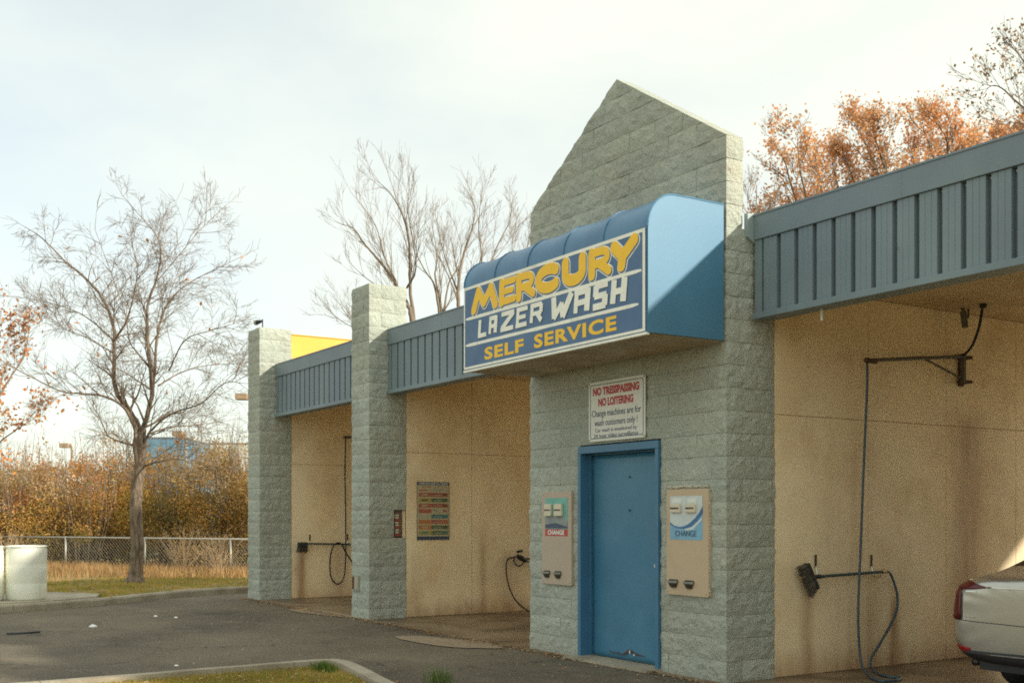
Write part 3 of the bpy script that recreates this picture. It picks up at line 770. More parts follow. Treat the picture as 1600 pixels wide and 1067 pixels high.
# angular letters: polygons with thick strokes
def thick(m, segs, t, x0, x1, z0, z1, yb, sl=.12):
    for k, (u0, v0, u1, v1, tt) in enumerate(segs):
        A = Vector((x0+(x1-x0)*u0+sl*(v0)*(z1-z0), z0+(z1-z0)*v0)); B = Vector((x0+(x1-x0)*u1+sl*v1*(z1-z0), z0+(z1-z0)*v1))
        d = (B-A).normalized(); nn = Vector((-d.y, d.x))*t*tt/2; A2 = A-d*t*.18; B2 = B+d*t*.18
        y = yb-.0004*k
        ps = [A2+nn, B2+nn, B2-nn, A2-nn]
        m.prism([(p_.x, p_.y) for p_ in ps], y, SY+.0005, 'y')
ANG = {
 'L': [(.1,1,.1,0,1.1),(.0,0,1,.0,1)],
 'A': [(.1,0,.1,.85,1),(.0,.95,.9,.95,1),(.9,1,.9,0,1.3),(.1,.42,.9,.42,.9)],
 'Z': [(0,1,1,1,1),(.95,.92,.08,.10,1.2),(0,0,1,0,1)],
 'E': [(.1,0,.1,1,1.1),(0,1,1,1,1),(.1,.5,.85,.5,.9),(0,0,1,0,1)],
 'R': [(.1,0,.1,1,1.1),(0,1,.9,1,1),(.9,.95,.9,.55,1.2),(.1,.48,.9,.48,.9),(.6,.45,.95,0,1.2)],
 'W': [(.05,1,.15,.02,1.3),(.15,.0,.5,.6,1),(.5,.6,.62,0,1.2),(.62,0,1,1,1.3)],
 'S': [(1,1,.05,1,1),(.1,.95,.1,.55,1.3),(.05,.5,.95,.5,.9),(.92,.45,.92,.05,1.3),(0,0,.95,0,1)],
 'H': [(.1,0,.1,1,1.2),(.9,0,.9,1,1.3),(.1,.48,.9,.48,.9)],
}
Lw = [('L',147,193),('A',199,243),('Z',258,326),('E',332,392),('R',400,468),('W',505,608),('A',615,698),('S',712,783),('H',798,876)]
for k, (ch, a_, b_) in enumerate(Lw):
    xa = X6(700+a_/3.139)+.012; xb = X6(700+b_/3.139)-.03; t = .045 if k < 5 else .060
    z0, z1 = (3.375,3.53) if k < 5 else (3.36,3.545)
    lm = MB(); dm = MB()
    thick(lm, ANG[ch], t, xa, xb, z0, z1, SY-.0048)
    thick(dm, ANG[ch], t+.011, xa+.003, xb+.003, z0-.003, z1-.003, SY-.0006)
    dm.build('letter_shadow', M['signdark'], sf); lm.build('letter', M['signwhite'], sf)
put_text('SELF', X6(757), X6(818), 3.108, 3.238, south(SY-.0005), M['signyellow'], sf, offset=.035, spacing=1.12)
put_text('SERVICE', X6(834.5), X6(963), 3.112, 3.245, south(SY-.0005), M['signyellow'], sf, offset=.035, spacing=1.12)

# ------------------------------------------------------------------ no trespassing sign
sx0, sx1, sz0, sz1 = -9.465, -8.545, 2.248, 2.858; YS = 6.972
ns = empty('warning_sign', ((sx0+sx1)/2,7,sz0), 'white metal sign with red and navy lettering above the blue door', 'sign')
def rrect(x0, x1, z0, z1, r, n=4):
    out = []
    for cx, cz, a0 in ((x1-r,z1-r,0),(x0+r,z1-r,90),(x0+r,z0+r,180),(x1-r,z0+r,270)):
        for k in range(n+1): a_ = R(a0+90*k/n); out.append((cx+r*math.cos(a_), cz+r*math.sin(a_)))
    return out
m = MB(); m.prism(rrect(sx0,sx1,sz0,sz1,.02), YS, YS+.006, 'y'); m.build('sign_plate', M['white'], ns)
o1 = rrect(sx0+.028,sx1-.028,sz0+.028,sz1-.028,.02); o2 = rrect(sx0+.036,sx1-.036,sz0+.036,sz1-.036,.015); nn_ = len(o1)
m = MB(); m.add([(p[0],YS-.001,p[1]) for p in o1]+[(p[0],YS-.001,p[1]) for p in o2], [(i,(i+1)%nn_,nn_+(i+1)%nn_,nn_+i) for i in range(nn_)]); m.build('border_line', M['navy'], ns)
zh = sz1-sz0; xw = sx1-sx0
def line(s, fx0, fx1, f0, f1, mt, off=.01, **k): put_text(s, sx0+xw*fx0, sx0+xw*fx1, sz1-zh*f1, sz1-zh*f0, south(YS-.0003), mt, ns, offset=off, depth=.001, **k)
line('NO TRESSPASSING', .08, .90, .095, .235, M['red'], .055)
line('NO LOITERING', .18, .80, .28, .42, M['red'], .055)
line('Change machines are for', .06, .93, .475, .62, M['navy'])
line('wash customers only !', .11, .87, .635, .775, M['navy'])
line('Car wash is monitored by', .12, .86, .785, .865, M['navy'])
line('24 hour video surveillance', .10, .88, .875, .94, M['navy'])
for fx, fz in ((.02,.03),(.98,.03),(.02,.97),(.98,.97)):
    m = MB(); x = sx0+xw*fx; z = sz0+zh*fz; m.tube([(x,YS-.004,z),(x,YS+.004,z)], .007, 8); m.build('screw', M['rust'], ns)

# ------------------------------------------------------------------ change machines
def ltext(s, x0, x1, z0, z1, y, mt, parent, off=.02): put_text(s, x0, x1, z0, z1, south(y), mt, parent, offset=off, depth=.001)
def change_machine(x0, x1, z0, z1, mt, kind, label):
    e = empty('change_machine', ((x0+x1)/2, 7, z0), label, 'change machine', 'change machines beside the blue door')
    Y = 6.965; w_ = x1-x0; h = z1-z0
    m = MB(); m.prism(rrect(x0,x1,z0,z1,.02), Y, 7.02, 'y'); m.build('face_plate', mt, e, bevel=.004)
    px0, px1 = (x0+.12*w_, x0+.88*w_) if kind == 0 else (x0+.10*w_, x0+.87*w_)
    pz1 = z1-.065*h; pz0 = z1-.475*h
    def P(u, v): return (px0+(px1-px0)*u, pz0+(pz1-pz0)*v)
    y = Y-.002
    def layer(pts, k, name, mt_): m = MB(); m.prism([P(*q) for q in pts], y-.0008*k, Y+.0005, 'y'); return m.build(name, mt_, e)
    if kind == 0:
        layer([(0,.18),(1,.18),(1,1),(0,1)], 0, 'display_panel', M['teal'])
        layer([(0,0),(1,0),(1,.178),(0,.178)], 0, 'red_band', M['red'])
        layer([(0,.2),(1,.2),(1,.38),(.85,.5),(.5,.55),(.1,.52),(0,.45)], 1, 'printed_shape', M['greyprint'])
        layer([(0,.2),(1,.2),(1,.24),(.5,.34),(0,.3)], 2, 'printed_shape', M['navy'])
        a0 = P(.12,.03); a1 = P(.86,.155); ltext('CHANGE', a0[0], a1[0], a0[1], a1[1], y-.002, M['white'], e, .04)
        us = ((.03,.33),(.47,.80)); vz = (.52,.84)
    else:
        layer([(0,0),(1,0),(1,1),(0,1)], 0, 'display_panel', M['bluepr'])
        layer([(0,1),(0,.42)]+[(u, .30+.9*(u-.3)**2) for u in (.05,.15,.3,.45,.6,.75,.9)]+[(1,.78),(1,1)], 1, 'printed_shape', M['silverpr'])
        layer([(0,.40),(.15,.31),(.3,.285),(.45,.305),(.6,.365),(.75,.47),(.9,.615),(1,.74),(1,.60),(.85,.44),(.65,.30),(.42,.25),(.2,.265),(0,.35)], 2, 'printed_shape', M['bluepr2'])
        layer([(.45,.24),(.7,.30),(1,.52),(1,.47),(.72,.24),(.5,.21)], 2, 'printed_shape', M['silverpr'])
        a0 = P(.17,.08); a1 = P(.82,.21); ltext('CHANGE', a0[0], a1[0], a0[1], a1[1], y-.003, M['navy'], e, -.004)
        us = ((.05,.36),(.53,.82)); vz = (.62,.82)
    for u0, u1 in us:
        b = bpy.data.objects.new('bill_acceptor', None); col.objects.link(b); b.parent = e; b.matrix_parent_inverse = WM(e).inverted()
        q0 = P(u0,vz[0]); q1 = P(u1,vz[1])
        m = MB(); m.box((q0[0],Y-.03,q0[1]),(q1[0],Y,q1[1])); m.build('acceptor_body', M['bill'], b, bevel=.006)
        m = MB(); zc = (q0[1]+q1[1])/2; m.box((q0[0]+.012,Y-.034,zc-.006),(q1[0]-.012,Y-.0295,zc+.008)); m.build('bill_slot', M['black'], b)
        m = MB(); m.tube([(q1[0]-.03,Y-.0345,zc),(q1[0]-.03,Y-.0285,zc)], .008, 8); m.build('slot_light', M['red'], b)
        if kind: 
            m = MB(); m.box((q0[0]+.005,Y-.006,q1[1]+.012),(q1[0]-.005,Y-.002,q1[1]+.05)); m.build('instruction_sticker', M['white'], b)
    for f in (.17, .55):
        xa = x0+w_*(f-.13+.02); xb = xa+.24*w_; zt = z0+.135*h; m = MB()
        # half-bowl coin cup
        vs = []; n = 8
        for k in range(n+1):
            a_ = PI*k/n
            vs.append(((xa+xb)/2+(xb-xa)/2*math.cos(a_), Y-.055*math.sin(a_), zt))
        for k in range(n+1):
            a_ = PI*k/n
            vs.append(((xa+xb)/2+(xb-xa)/2*.6*math.cos(a_), Y-.02*math.sin(a_), zt-.065*h))
        m.add(vs, [(k,k+1,n+2+k,n+1+k) for k in range(n)]+[tuple(range(n+1,2*n+2))])
        o = m.build('coin_cup', M['cup'], e, smooth=True); md = o.modifiers.new('t','SOLIDIFY'); md.thickness = .003
        m = MB(); m.box((xa+.01,Y-.003,zt-.03),(xb-.01,Y-.001,zt+.012)); m.build('coin_slot', M['darkcup'], e)
    for fx, fz in ((.04,.03),(.96,.03),(.04,.97),(.96,.97)):
        m = MB(); x = x0+w_*fx; z = z0+h*fz; m.tube([(x,Y-.004,z),(x,Y+.002,z)], .006, 6); m.build('screw', M['steel'], e)
    return e
change_machine(-10.32, -9.765, .748, 1.747, M['plate2'], 0, 'tan plated coin changer with teal picture and red CHANGE band, left of the door')
cm = change_machine(-8.225, -7.645, .752, 1.735, M['plate'], 1, 'tan plated coin changer with silver and blue CHANGE panel, right of the door')
# rough mortar round the second machine
m = MB(); rnd = random.Random(3)
def crumb(x, z, r):
    vs = []; 
    for k in range(6): a_ = k*PI/3+rnd.random()*.5; q = r*rnd.uniform(.7,1.2); vs.append((x+q*math.cos(a_), 6.974, z+q*math.sin(a_)*.8))
    vs.append((x, 6.958, z)); m.add(vs, [(k,(k+1)%6,6) for k in range(6)])
for i in range(46): crumb(-8.22+.57*i/45+rnd.uniform(-.01,.01), 1.752+rnd.uniform(-.006,.014), rnd.uniform(.008,.018))
for i in range(30): crumb(-7.638+rnd.uniform(-.004,.008), .80+i*.032+rnd.uniform(-.01,.01), rnd.uniform(.004,.010))
for i in range(18): crumb(-8.232+rnd.uniform(-.006,.004), .9+i*.045, rnd.uniform(.003,.008))
m.build('rough_mortar_edge', M['brokenmortar'], cm, kind='stuff')

# ------------------------------------------------------------------ instruction board and pillar panel
ib = empty('instruction_board', (-14.80,8.03,1.14), 'tall printed instruction board with red, teal and green bands on the tan wall', 'sign')
bx = -14.798; y0, y1, z0, z1 = 7.765, 8.31, 1.135, 1.99
m = MB(); m.box((bx,y0,z0),(bx+.008,y1,z1)); m.build('board_plate', mat('cream_print', (.50,.44,.27), .5, .05, 8), ib)
def bar(ya, yb, za, zb, c, k=1, name='printed_band'):
    m = MB(); hy = y1-y0; hz = z1-z0
    m.box((bx+.0075,y0+hy*ya,z1-hz*zb),(bx+.008+.0012*k,y0+hy*yb,z1-hz*za)); return m.build(name, c, ib)
cB = M['navy']; bar(0,1,0,.055,cB); bar(0,1,.94,1,cB); bar(0,.012,.056,.939,cB); bar(.988,1,.056,.939,cB)
hy = y1-y0
put_text('WASHING INSTRUCTIONS', y0+hy*.05, y1-hy*.04, z1-.038, z1-.012, eastw(bx+.0095), M['white'], ib, offset=.02, depth=.001)
put_text('REQUIRED', y0+hy*.16, y0+hy*.45, z1-.082, z1-.066, eastw(bx+.0085), M['red'], ib, offset=.02, depth=.001)
bar(.48,.92,.085,.093,M['greyprint']); bar(.40,.94,.12,.128,M['greyprint']); bar(.06,.34,.135,.152,M['red']); bar(.38,.94,.145,.152,M['greyprint'])
cr = mat('faded_red_band', (.42,.13,.09), .5, .2, 20); cy = mat('mustard_band', (.42,.33,.10), .5, .2, 20); co = mat('orange_band', (.50,.20,.07), .5, .2, 20)
cg = mat('green_band', (.13,.19,.09), .5, .2, 20); ct = mat('teal_band', (.08,.22,.22), .5, .2, 20); cp = mat('pale_band', (.44,.42,.28), .5, .2, 20); cdk = mat('dark_band_print', (.10,.09,.05), .5, .2, 20)
rows_ = [(cr,cr,cdk),(cy,cg,cdk),(cr,cr,cdk),(cr,cp,cr),(cp,ct,ct),(co,cr,co),(co,cg,cdk),(cy,cg,ct)]
for i, (ca, cb, cc) in enumerate(rows_):
    t = .185+i*.094
    bar(.05,.44,t,t+.068,ca); bar(.445,.96,t,t+.068,cb)
    bar(.15,.32,t+.02,t+.048,cc if i % 2 else cp,2,'printed_text'); bar(.50,.60,t+.012,t+.024,cdk,2,'printed_text'); bar(.52,.76,t+.036,t+.046,cp,2,'printed_text'); bar(.80,.92,t+.014,t+.05,cc,2,'printed_text')
pp_ = empty('wash_selector_panel', (-14.80,7.47,1.2), 'narrow dark wash control panel with printed rows, set into the side of the middle pillar', 'control panel')
m = MB(); m.box((-14.885,7.402,1.175),(-14.815,7.535,1.57)); m.build('panel_box', M['black'], pp_)
m = MB(); m.box((-14.815,7.415,1.19),(-14.811,7.525,1.555)); m.build('panel_face', mat('brown_panel', (.16,.10,.07), .5), pp_)
for i in range(9):
    m = MB(); m.box((-14.811,7.425,1.20+i*.036),(-14.8095,7.48-.006*(i%2),1.222+i*.036)); m.build('panel_label', M['bill'] if i % 3 else M['red'], pp_)
    m = MB(); m.tube([(-14.811,7.505,1.211+i*.036),(-14.800,7.505,1.211+i*.036)], .007, 8); m.build('button', M['steel'], pp_)
m = MB(); m.box((-14.885,7.54,1.172),(-14.83,7.592,1.572)); m.build('notch_lining', M['cream'], bld)

# ------------------------------------------------------------------ hoses, booms, brushes
def spl(pts, n=8):
    P = [Vector(p) for p in pts]; P = [P[0]*2-P[1]]+P+[P[-1]*2-P[-2]]; out = []
    for i in range(1, len(P)-2):
        for k in range(n):
            t = k/n; a_, b_, c_, d_ = P[i-1:i+3]
            out.append(.5*((2*b_)+(-a_+c_)*t+(2*a_-5*b_+4*c_-d_)*t*t+(-a_+3*b_-3*c_+d_)*t**3))
    out.append(P[-2]); return out
# right bay boom
XW = -7.45
bm_ = empty('hose_boom', (-7.42,10.37,3.0), 'rusty triangular hose boom bracket on the tan wall above the silver car', 'hose boom')
mt_a = onX(1505,560,-7.33); top = Vector((-7.33, mt_a.y, mt_a.z)); end = onX(1356,563,-7.22)
m = MB(); m.tube([top+Vector((0,0,.02)), end], .018, 8); m.build('boom_arm', M['boom'], bm_)
lo = onX(1508,594,-7.34); midp = top.lerp(end,.42)
m = MB(); m.tube([lo, midp], .012, 6); m.build('strut', M['boom'], bm_)
m = MB(); m.box((-7.35,top.y-.02,lo.z-.03),(-7.31,top.y+.02,top.z+.05)); m.build('swivel_post', M['boom'], bm_)
m = MB(); m.box((XW,top.y+.08,lo.z-.05),(XW+.03,top.y+.14,top.z+.06)); m.box((XW+.03,top.y+.02,top.z+.0),(-7.31,top.y+.13,top.z+.03)); m.box((XW+.03,top.y+.02,lo.z-.03),(-7.31,top.y+.13,lo.z)); m.build('wall_bracket', M['rust'], bm_)
m = MB(); m.tube([end+Vector((0,.12,0)), end+Vector((0,-.03,0))], .024, 8); m.build('swivel_joint', M['rust'], bm_)
ch_ = [onX(1505,556,-7.32), onX(1519,540,-7.2), onX(1530,510,-7.1), onX(1536,462,-7.0)]
bh = empty('supply_hose', ch_[-1], 'short black supply hose curving from the bay ceiling to the boom over the car', 'hose')
ch_[-1].z = 3.6
m = MB(); m.tube(spl(ch_), .014, 8); m.build('rubber_hose', M['blackhose'], bh, smooth=True)
m = MB(); q = ch_[-1]; m.tube([q+Vector((0,0,-.04)), q], .035, 8); m.build('ceiling_fitting', M['black'], bh)
# brush wand and long hose
HX = -7.36
fb = empty('foam_brush', onX(1262,905,HX), 'foam brush with long blue-grey hose hanging on the wall left of the car', 'wash brush', 'foam brushes hung on bay walls')
A = onX(1271,901,HX); B = onX(1378,893,HX)
m = MB(); m.tube([A,B], .014, 8); m.build('wand', M['wand'], fb)
m = MB(); m.tube([A+Vector((0,-.03,0)), A+(B-A)*.10], .02, 8); m.build('grip', M['black'], fb)
m = MB(); m.tube([B, B+(B-A)*.06], .018, 8); m.build('brass_fitting', M['brass'], fb)
# head: slanted block with bristles
h0 = onX(1258,882,HX+.01); h1 = onX(1274,921,HX+.01); ax_ = (h1-h0).normalized(); nr = Vector((0, ax_.z, -ax_.y))  # towards left/down
if nr.y > 0: nr = -nr
m = MB()
c8 = []
for s1 in (h0, h1):
    for a_ in (-.035,.035):
        for d in (0,.035): c8.append(s1+Vector((a_,0,0))+nr*(-d))
m.add(c8, [(0,1,3,2),(4,6,7,5),(0,4,5,1),(2,3,7,6),(0,2,6,4),(1,5,7,3)]); m.build('brush_block', M['black'], fb, bevel=.006)
m = MB(); rnd = random.Random(5)
for i in range(420):
    f = rnd.random(); o_ = h0.lerp(h1, f)+Vector((rnd.uniform(-.032,.032),0,0)); tip = o_+nr*rnd.uniform(.075,.10)+ax_*(f-.5)*.06+Vector((rnd.uniform(-.02,.02),rnd.uniform(-.01,.01),rnd.uniform(-.01,.01)))
    m.tube([o_, tip], [.0028,.0018], 3, False)
m.build('bristles', M['bristle'], fb, kind='stuff')
# hose: from fitting down, loop on the floor, back up to the boom end
hp = [B+(B-A)*.06, onX(1392,897,HX), onX(1402,930,HX), onX(1399,960,HX+.01), onX(1378,1000,HX+.04), onX(1361,1030,HX+.06)]
fl_ = [onZ(1366,1048,.02), onZ(1385,1056,.02), onZ(1407,1058,.02), onZ(1400,1062,.022), onZ(1375,1063,.02), onZ(1357,1054,.03)]
up_ = [onX(1345,1030,HX+.12), onX(1341,960,HX+.10), onX(1345,850,HX+.10), onX(1350,720,HX+.12), onX(1355,600,HX+.13), end+Vector((0,-.01,-.02))]
m = MB(); m.tube(spl(hp+fl_+up_, 10), .0125, 8); m.build('hose_line', M['hose'], fb, smooth=True)
def hook(px, py, X, label):
    p = onX(px, py, X); e = empty('wall_hook', p, label, 'hook', 'rusty brush hooks on bay walls')
    m = MB(); m.box((X,p.y-.012,p.z-.06),(X+.008,p.y+.012,p.z+.06)); m.build('hook_plate', M['rust'], e)
    m = MB(); m.tube(spl([(X+.006,p.y,p.z-.05),(X+.02,p.y,p.z-.12),(X+.06,p.y,p.z-.155),(X+.11,p.y,p.z-.15),(X+.115,p.y,p.z-.12)],4), .005, 6); m.build('hook_rod', M['steel'], e)
hook(1274,876,XW,'small rusty hook at the head end of the brush nearest the car'); hook(1361,876,XW,'small rusty hook behind the long blue-grey hose')
# conduit fixture under the ceiling
p = onX(1495,470,-7.25); q = onX(1508,512,-7.25)
cf = empty('ceiling_spray_fixture', p, 'dark bent conduit with a drop nozzle under the right bay ceiling', 'pipe')
m = MB(); a0 = onX(1458,461,-7.05); a1 = onX(1492,469,-7.2); m.tube(spl([a0, a0.lerp(a1,.6), a1, onX(1503,476,-7.25), onX(1505,490,-7.25)],5), .018, 8); m.build('conduit', M['boom'], cf, smooth=True)
m = MB(); m.tube([onX(1505,486,-7.25), q], .032, 8); m.build('nozzle_body', M['boom'], cf)
m = MB(); b1 = onX(1513,470,-7.25); m.tube([b1, onX(1513,497,-7.25)], .010, 6); m.build('drop_rod', M['boom'], cf)
m = MB(); m.tube([a0, Vector((a0.x,a0.y,3.6))], .018, 8); m.tube([b1, Vector((b1.x,b1.y,3.6))], .010, 6); m.build('ceiling_stem', M['boom'], cf)
p = onX(1284,505,-6.9); dn1 = empty('drip_pipe', (p.x,7.42,3.3), 'short white pipe stub hanging below the long fascia', 'pipe')
q = onY(1284,497,7.42); m = MB(); m.tube([(q.x,7.42,3.26),(q.x,7.42,3.15)], .012, 8); m.build('pipe_stub', M['white'], dn1)

# middle bay gun
XM = -14.80; MX = XM+.10
gn = empty('spray_gun', onX(812,868,MX), 'black pressure gun with thin hose looping down the tan wall of the middle bay', 'spray gun')
g0 = onX(808,868,MX); g1 = onX(822,876,MX); g2 = onX(858,890,MX)
m = MB(); m.tube([g0, g0.lerp(g1,.5), g1], [.03,.045,.03], 8); m.build('gun_body', M['black'], gn)
m = MB(); m.tube(spl([onX(805,868,MX), onX(803,878,MX), onX(812,884,MX), onX(820,876,MX)],4), .011, 6); m.build('trigger_guard', M['black'], gn)
m = MB(); m.tube([g1,g2], .012, 6); m.build('lance', M['boom'], gn)
m = MB(); m.tube([onX(808,862,MX), onX(816,860,MX)], .02, 6); m.build('gun_inlet', M['black'], gn)
m = MB(); m.tube(spl([onX(805,870,MX), onX(793,874,MX), onX(791,892,MX), onX(796,918,MX), onX(808,940,MX), onX(828,955,MX), onX(850,962,MX)],8), .011, 6); m.build('hose_line', M['blackhose'], gn, smooth=True)
m = MB(); pb = onX(820,868,XM); m.box((XM,pb.y-.02,pb.z-.06),(MX,pb.y+.02,pb.z-.03)); m.build('gun_rest', M['rust'], gn)
# left bay brush, hose
XL = -19.30; LX = XL+.08
f2 = empty('foam_brush', onX(476,853,LX), 'foam brush with black looped hose hanging on the far bay wall, beyond the middle pillar', 'wash brush', 'foam brushes hung on bay walls')
m = MB(); m.tube([onX(479,849,LX), onX(556,850,LX)], .016, 6); m.build('wand', M['wand'], f2)
c0 = onX(473,853,LX); m = MB(); m.box((c0.x-.04,c0.y-.09,c0.z-.02),(c0.x+.05,c0.y+.08,c0.z+.07)); m.build('brush_block', M['black'], f2, bevel=.01)
m = MB(); rnd = random.Random(8)
for i in range(200):
    o_ = c0+Vector((rnd.uniform(-.04,.05),rnd.uniform(-.09,.08),-.02)); m.tube([o_, o_+Vector((rnd.uniform(-.02,.02),rnd.uniform(-.03,.01),-rnd.uniform(.06,.09)))], [.004,.003], 3, False)
m.build('bristles', M['bristle'], f2, kind='stuff')
m = MB(); m.tube(spl([onX(553,882,LX), onX(540,862,LX), onX(533,849,LX+.03), onX(522,851,LX+.03), onX(516,872,LX), onX(517,900,LX), onX(527,912,LX), onX(537,902,LX), onX(540,870,LX), onX(540,800,LX), onX(539,740,LX), onX(540,684,LX)],8), .013, 6); m.build('hose_line', M['blackhose'], f2, smooth=True)
hook(484,840,XL,'tiny rusty hook near the brush head on the far bay wall'); hook(543,839,XL,'tiny rusty hook on the far bay wall by the middle pillar edge')
b2 = empty('hose_boom', onX(540,683,LX), 'thin dark hose boom end on the far bay wall high above the brush', 'hose boom')
m = MB(); m.tube([onX(537,683,LX), onX(575,683,LX)], .02, 6); m.build('boom_arm', M['boom'], b2)
m = MB(); q = onX(575,683,LX); m.box((XL,q.y-.03,q.z-.12),(LX+.01,q.y+.03,q.z+.04)); m.build('wall_bracket', M['rust'], b2)

# security camera on the far pillar
q = onY(404,512,7.1)
cmr = empty('security_camera', (-19.55,7.08,4.83), 'small dark security camera on a stub post atop the farthest pillar', 'camera')
m = MB(); m.tube([(-19.42,7.1,4.82),(-19.42,7.1,4.99)], .012, 6); m.build('post', M['black'], cmr)
m = MB(); m.tube([(-19.42,7.1,4.96),(-19.56,7.05,4.95)], [.015,.045], 8); m.build('camera_body', M['black'], cmr)
m = MB(); m.tube([(-19.56,7.05,4.95),(-19.60,7.035,4.948)], [.045,.05], 10); m.build('camera_hood', M['galv'], cmr)

# ------------------------------------------------------------------ drums
def drum(px, py, label):
    p = onZ(px, py, .128); e = empty('plastic_drum', p, label, 'barrel', 'white plastic drums by the kerb')
    prof = [(0,.0),(.27,.0),(.285,.03),(.292,.25),(.287,.27),(.292,.29),(.294,.55),(.289,.57),(.294,.60),(.292,.80),(.285,.845),(.288,.865),(.278,.88),(.262,.872),(.258,.80),(.255,.2)]
    n = 40; vs = []; fs = []
    for r, z in prof:
        for k in range(n): a_ = 2*PI*k/n; vs.append((p.x+max(r,.001)*1.08*math.cos(a_), p.y+max(r,.001)*1.08*math.sin(a_), p.z+z*1.0))
    for i in range(len(prof)-1):
        for k in range(n): fs.append((i*n+k, i*n+(k+1)%n, (i+1)*n+(k+1)%n, (i+1)*n+k))
    fs.append(tuple((len(prof)-1)*n+k for k in range(n)))
    m = MB(); m.add(vs, fs); m.build('drum_body', M['barrel'], e, smooth=True)
    m = MB(); ring = [(p.x+.317*math.cos(2*PI*k/n), p.y+.317*math.sin(2*PI*k/n), p.z+.862) for k in range(n+1)]; m.tube(ring, .008, 6, False); m.build('rim', M['barrel'], e, smooth=True)
    return e
drum(41, 936, 'white open plastic drum standing whole in view at the left of the fence')
drum(-27, 938, 'white plastic drum cut off by the left edge of the photo')

# ------------------------------------------------------------------ car
CX, CY = -5.05, 8.0
car = empty('parked_car', (CX, CY+2.4, 0), 'champagne silver sedan seen from behind in the right wash bay', 'car')
N_ = None
# stations: y, half-width scale, floor z, sill z, belt z, deck z (shoulder), roof z, roof half width
st = [ # y, w_low, w_mid, w_belt, z_floor, z_mid, z_belt, z_deck, w_deck, z_roof, w_roof
 (.00,.72,.76,.70,.34,.60,.88,.975,.50,.985,.30),
 (.05,.83,.865,.81,.32,.58,.90,.995,.64,1.010,.40),
 (.17,.885,.91,.87,.30,.58,.92,1.005,.70,1.03,.45),
 (.40,.89,.915,.885,.26,.58,.93,1.02,.76,1.05,.48),
 (.68,.90,.925,.90,.24,.58,.945,1.04,.80,1.085,.66),
 (.95,.905,.925,.905,.22,.58,.955,1.06,.80,1.20,.66),
 (1.35,.905,.925,.905,.20,.58,.955,1.10,.78,1.375,.58),
 (1.85,.905,.925,.905,.20,.58,.95,1.12,.77,1.45,.54),
 (2.45,.905,.925,.905,.20,.58,.94,1.11,.77,1.46,.54),
 (2.95,.905,.925,.90,.20,.58,.935,1.07,.77,1.40,.53),
 (3.50,.905,.92,.89,.20,.57,.93,1.00,.77,1.10,.55),
 (3.75,.90,.915,.885,.20,.57,.90,.96,.76,.985,.5),
 (4.30,.86,.88,.84,.22,.55,.80,.87,.68,.90,.4),
 (4.70,.70,.74,.68,.28,.52,.68,.76,.5,.77,.3),
 (4.82,.5,.56,.5,.34,.5,.6,.66,.36,.67,.2)]
vs = []; fs = []; mi = []
def half(s):
    y, wl, wm, wb, zf, zm, zb, zd, wd, zr, wr = s
    return [(0,zf),(wl*.8,zf),(wl,zf+.10),(wm,zm),(wb+.012,zb-.05),(wb,zb),(wd,zd) if zr-zd < .06 else (wd+.03,zd),(wr+(.0 if zr-zd > .06 else .08),zr-.02),(wr*.5,zr),(0,zr+.005)]
hs = [half(s) for s in st]; nh = 10; full = 2*nh-2
for s, h in zip(st, hs):
    ring = [(CX+x, CY+s[0], z) for x, z in h]+[(CX-x, CY+s[0], z) for x, z in h[-2:0:-1]]
    vs += ring
nr_ = len(st)
for i in range(nr_-1):
    for j in range(full):
        j2 = (j+1) % full; fs.append((i*full+j, i*full+j2, (i+1)*full+j2, (i+1)*full+j))
        jj = j if j < nh-1 else full-1-j
        glass = 0
        if jj == 6 and 4 <= i <= 9: glass = 1   # side windows
        if jj in (7,8) and i in (5,): glass = 2
        if jj in (7,8) and i in (4,): glass = 2
        if jj in (7,8) and i in (9,): glass = 3
        mi.append(glass)
fs.append(tuple(range(full))[::-1]); mi.append(0); fs.append(tuple((nr_-1)*full+k for k in range(full))); mi.append(0)
me = bpy.data.meshes.new('tmp'); me.from_pydata(vs, [], fs); me.update()
for k in range(4): me.materials.append([M['carpaint'], M['glass'], M['glass'], M['glass']][k])
me.polygons.foreach_set('material_index', mi)
bmm = bmesh.new(); bmm.from_mesh(me); bmesh.ops.recalc_face_normals(bmm, faces=bmm.faces)
cl = bmm.edges.layers.float.get('crease_edge') or bmm.edges.layers.float.new('crease_edge')
for e in bmm.edges:
    a_, b_ = e.verts; ia, ja = divmod(a_.index, full); ib_, jb = divmod(b_.index, full)
    if ja == jb and ja in (5, full-5): e[cl] = .35
    if ia == ib_ == 0: e[cl] = .3
    gl = {f.material_index for f in e.link_faces}
    if len(gl) > 1: e[cl] = .8
bmm.to_mesh(me); bmm.free()
tmp = bpy.data.objects.new('tmp', me); col.objects.link(tmp); sub = tmp.modifiers.new('s','SUBSURF'); sub.levels = 3
dg = bpy.context.evaluated_depsgraph_get(); dg.update(); cme = bpy.data.meshes.new_from_object(tmp.evaluated_get(dg)); bpy.data.objects.remove(tmp)
bvh = BVHTree.FromPolygons([v.co.copy() for v in cme.vertices], [tuple(p.vertices) for p in cme.polygons])
names = {0:'body',1:'side_window',2:'rear_window',3:'windscreen'}
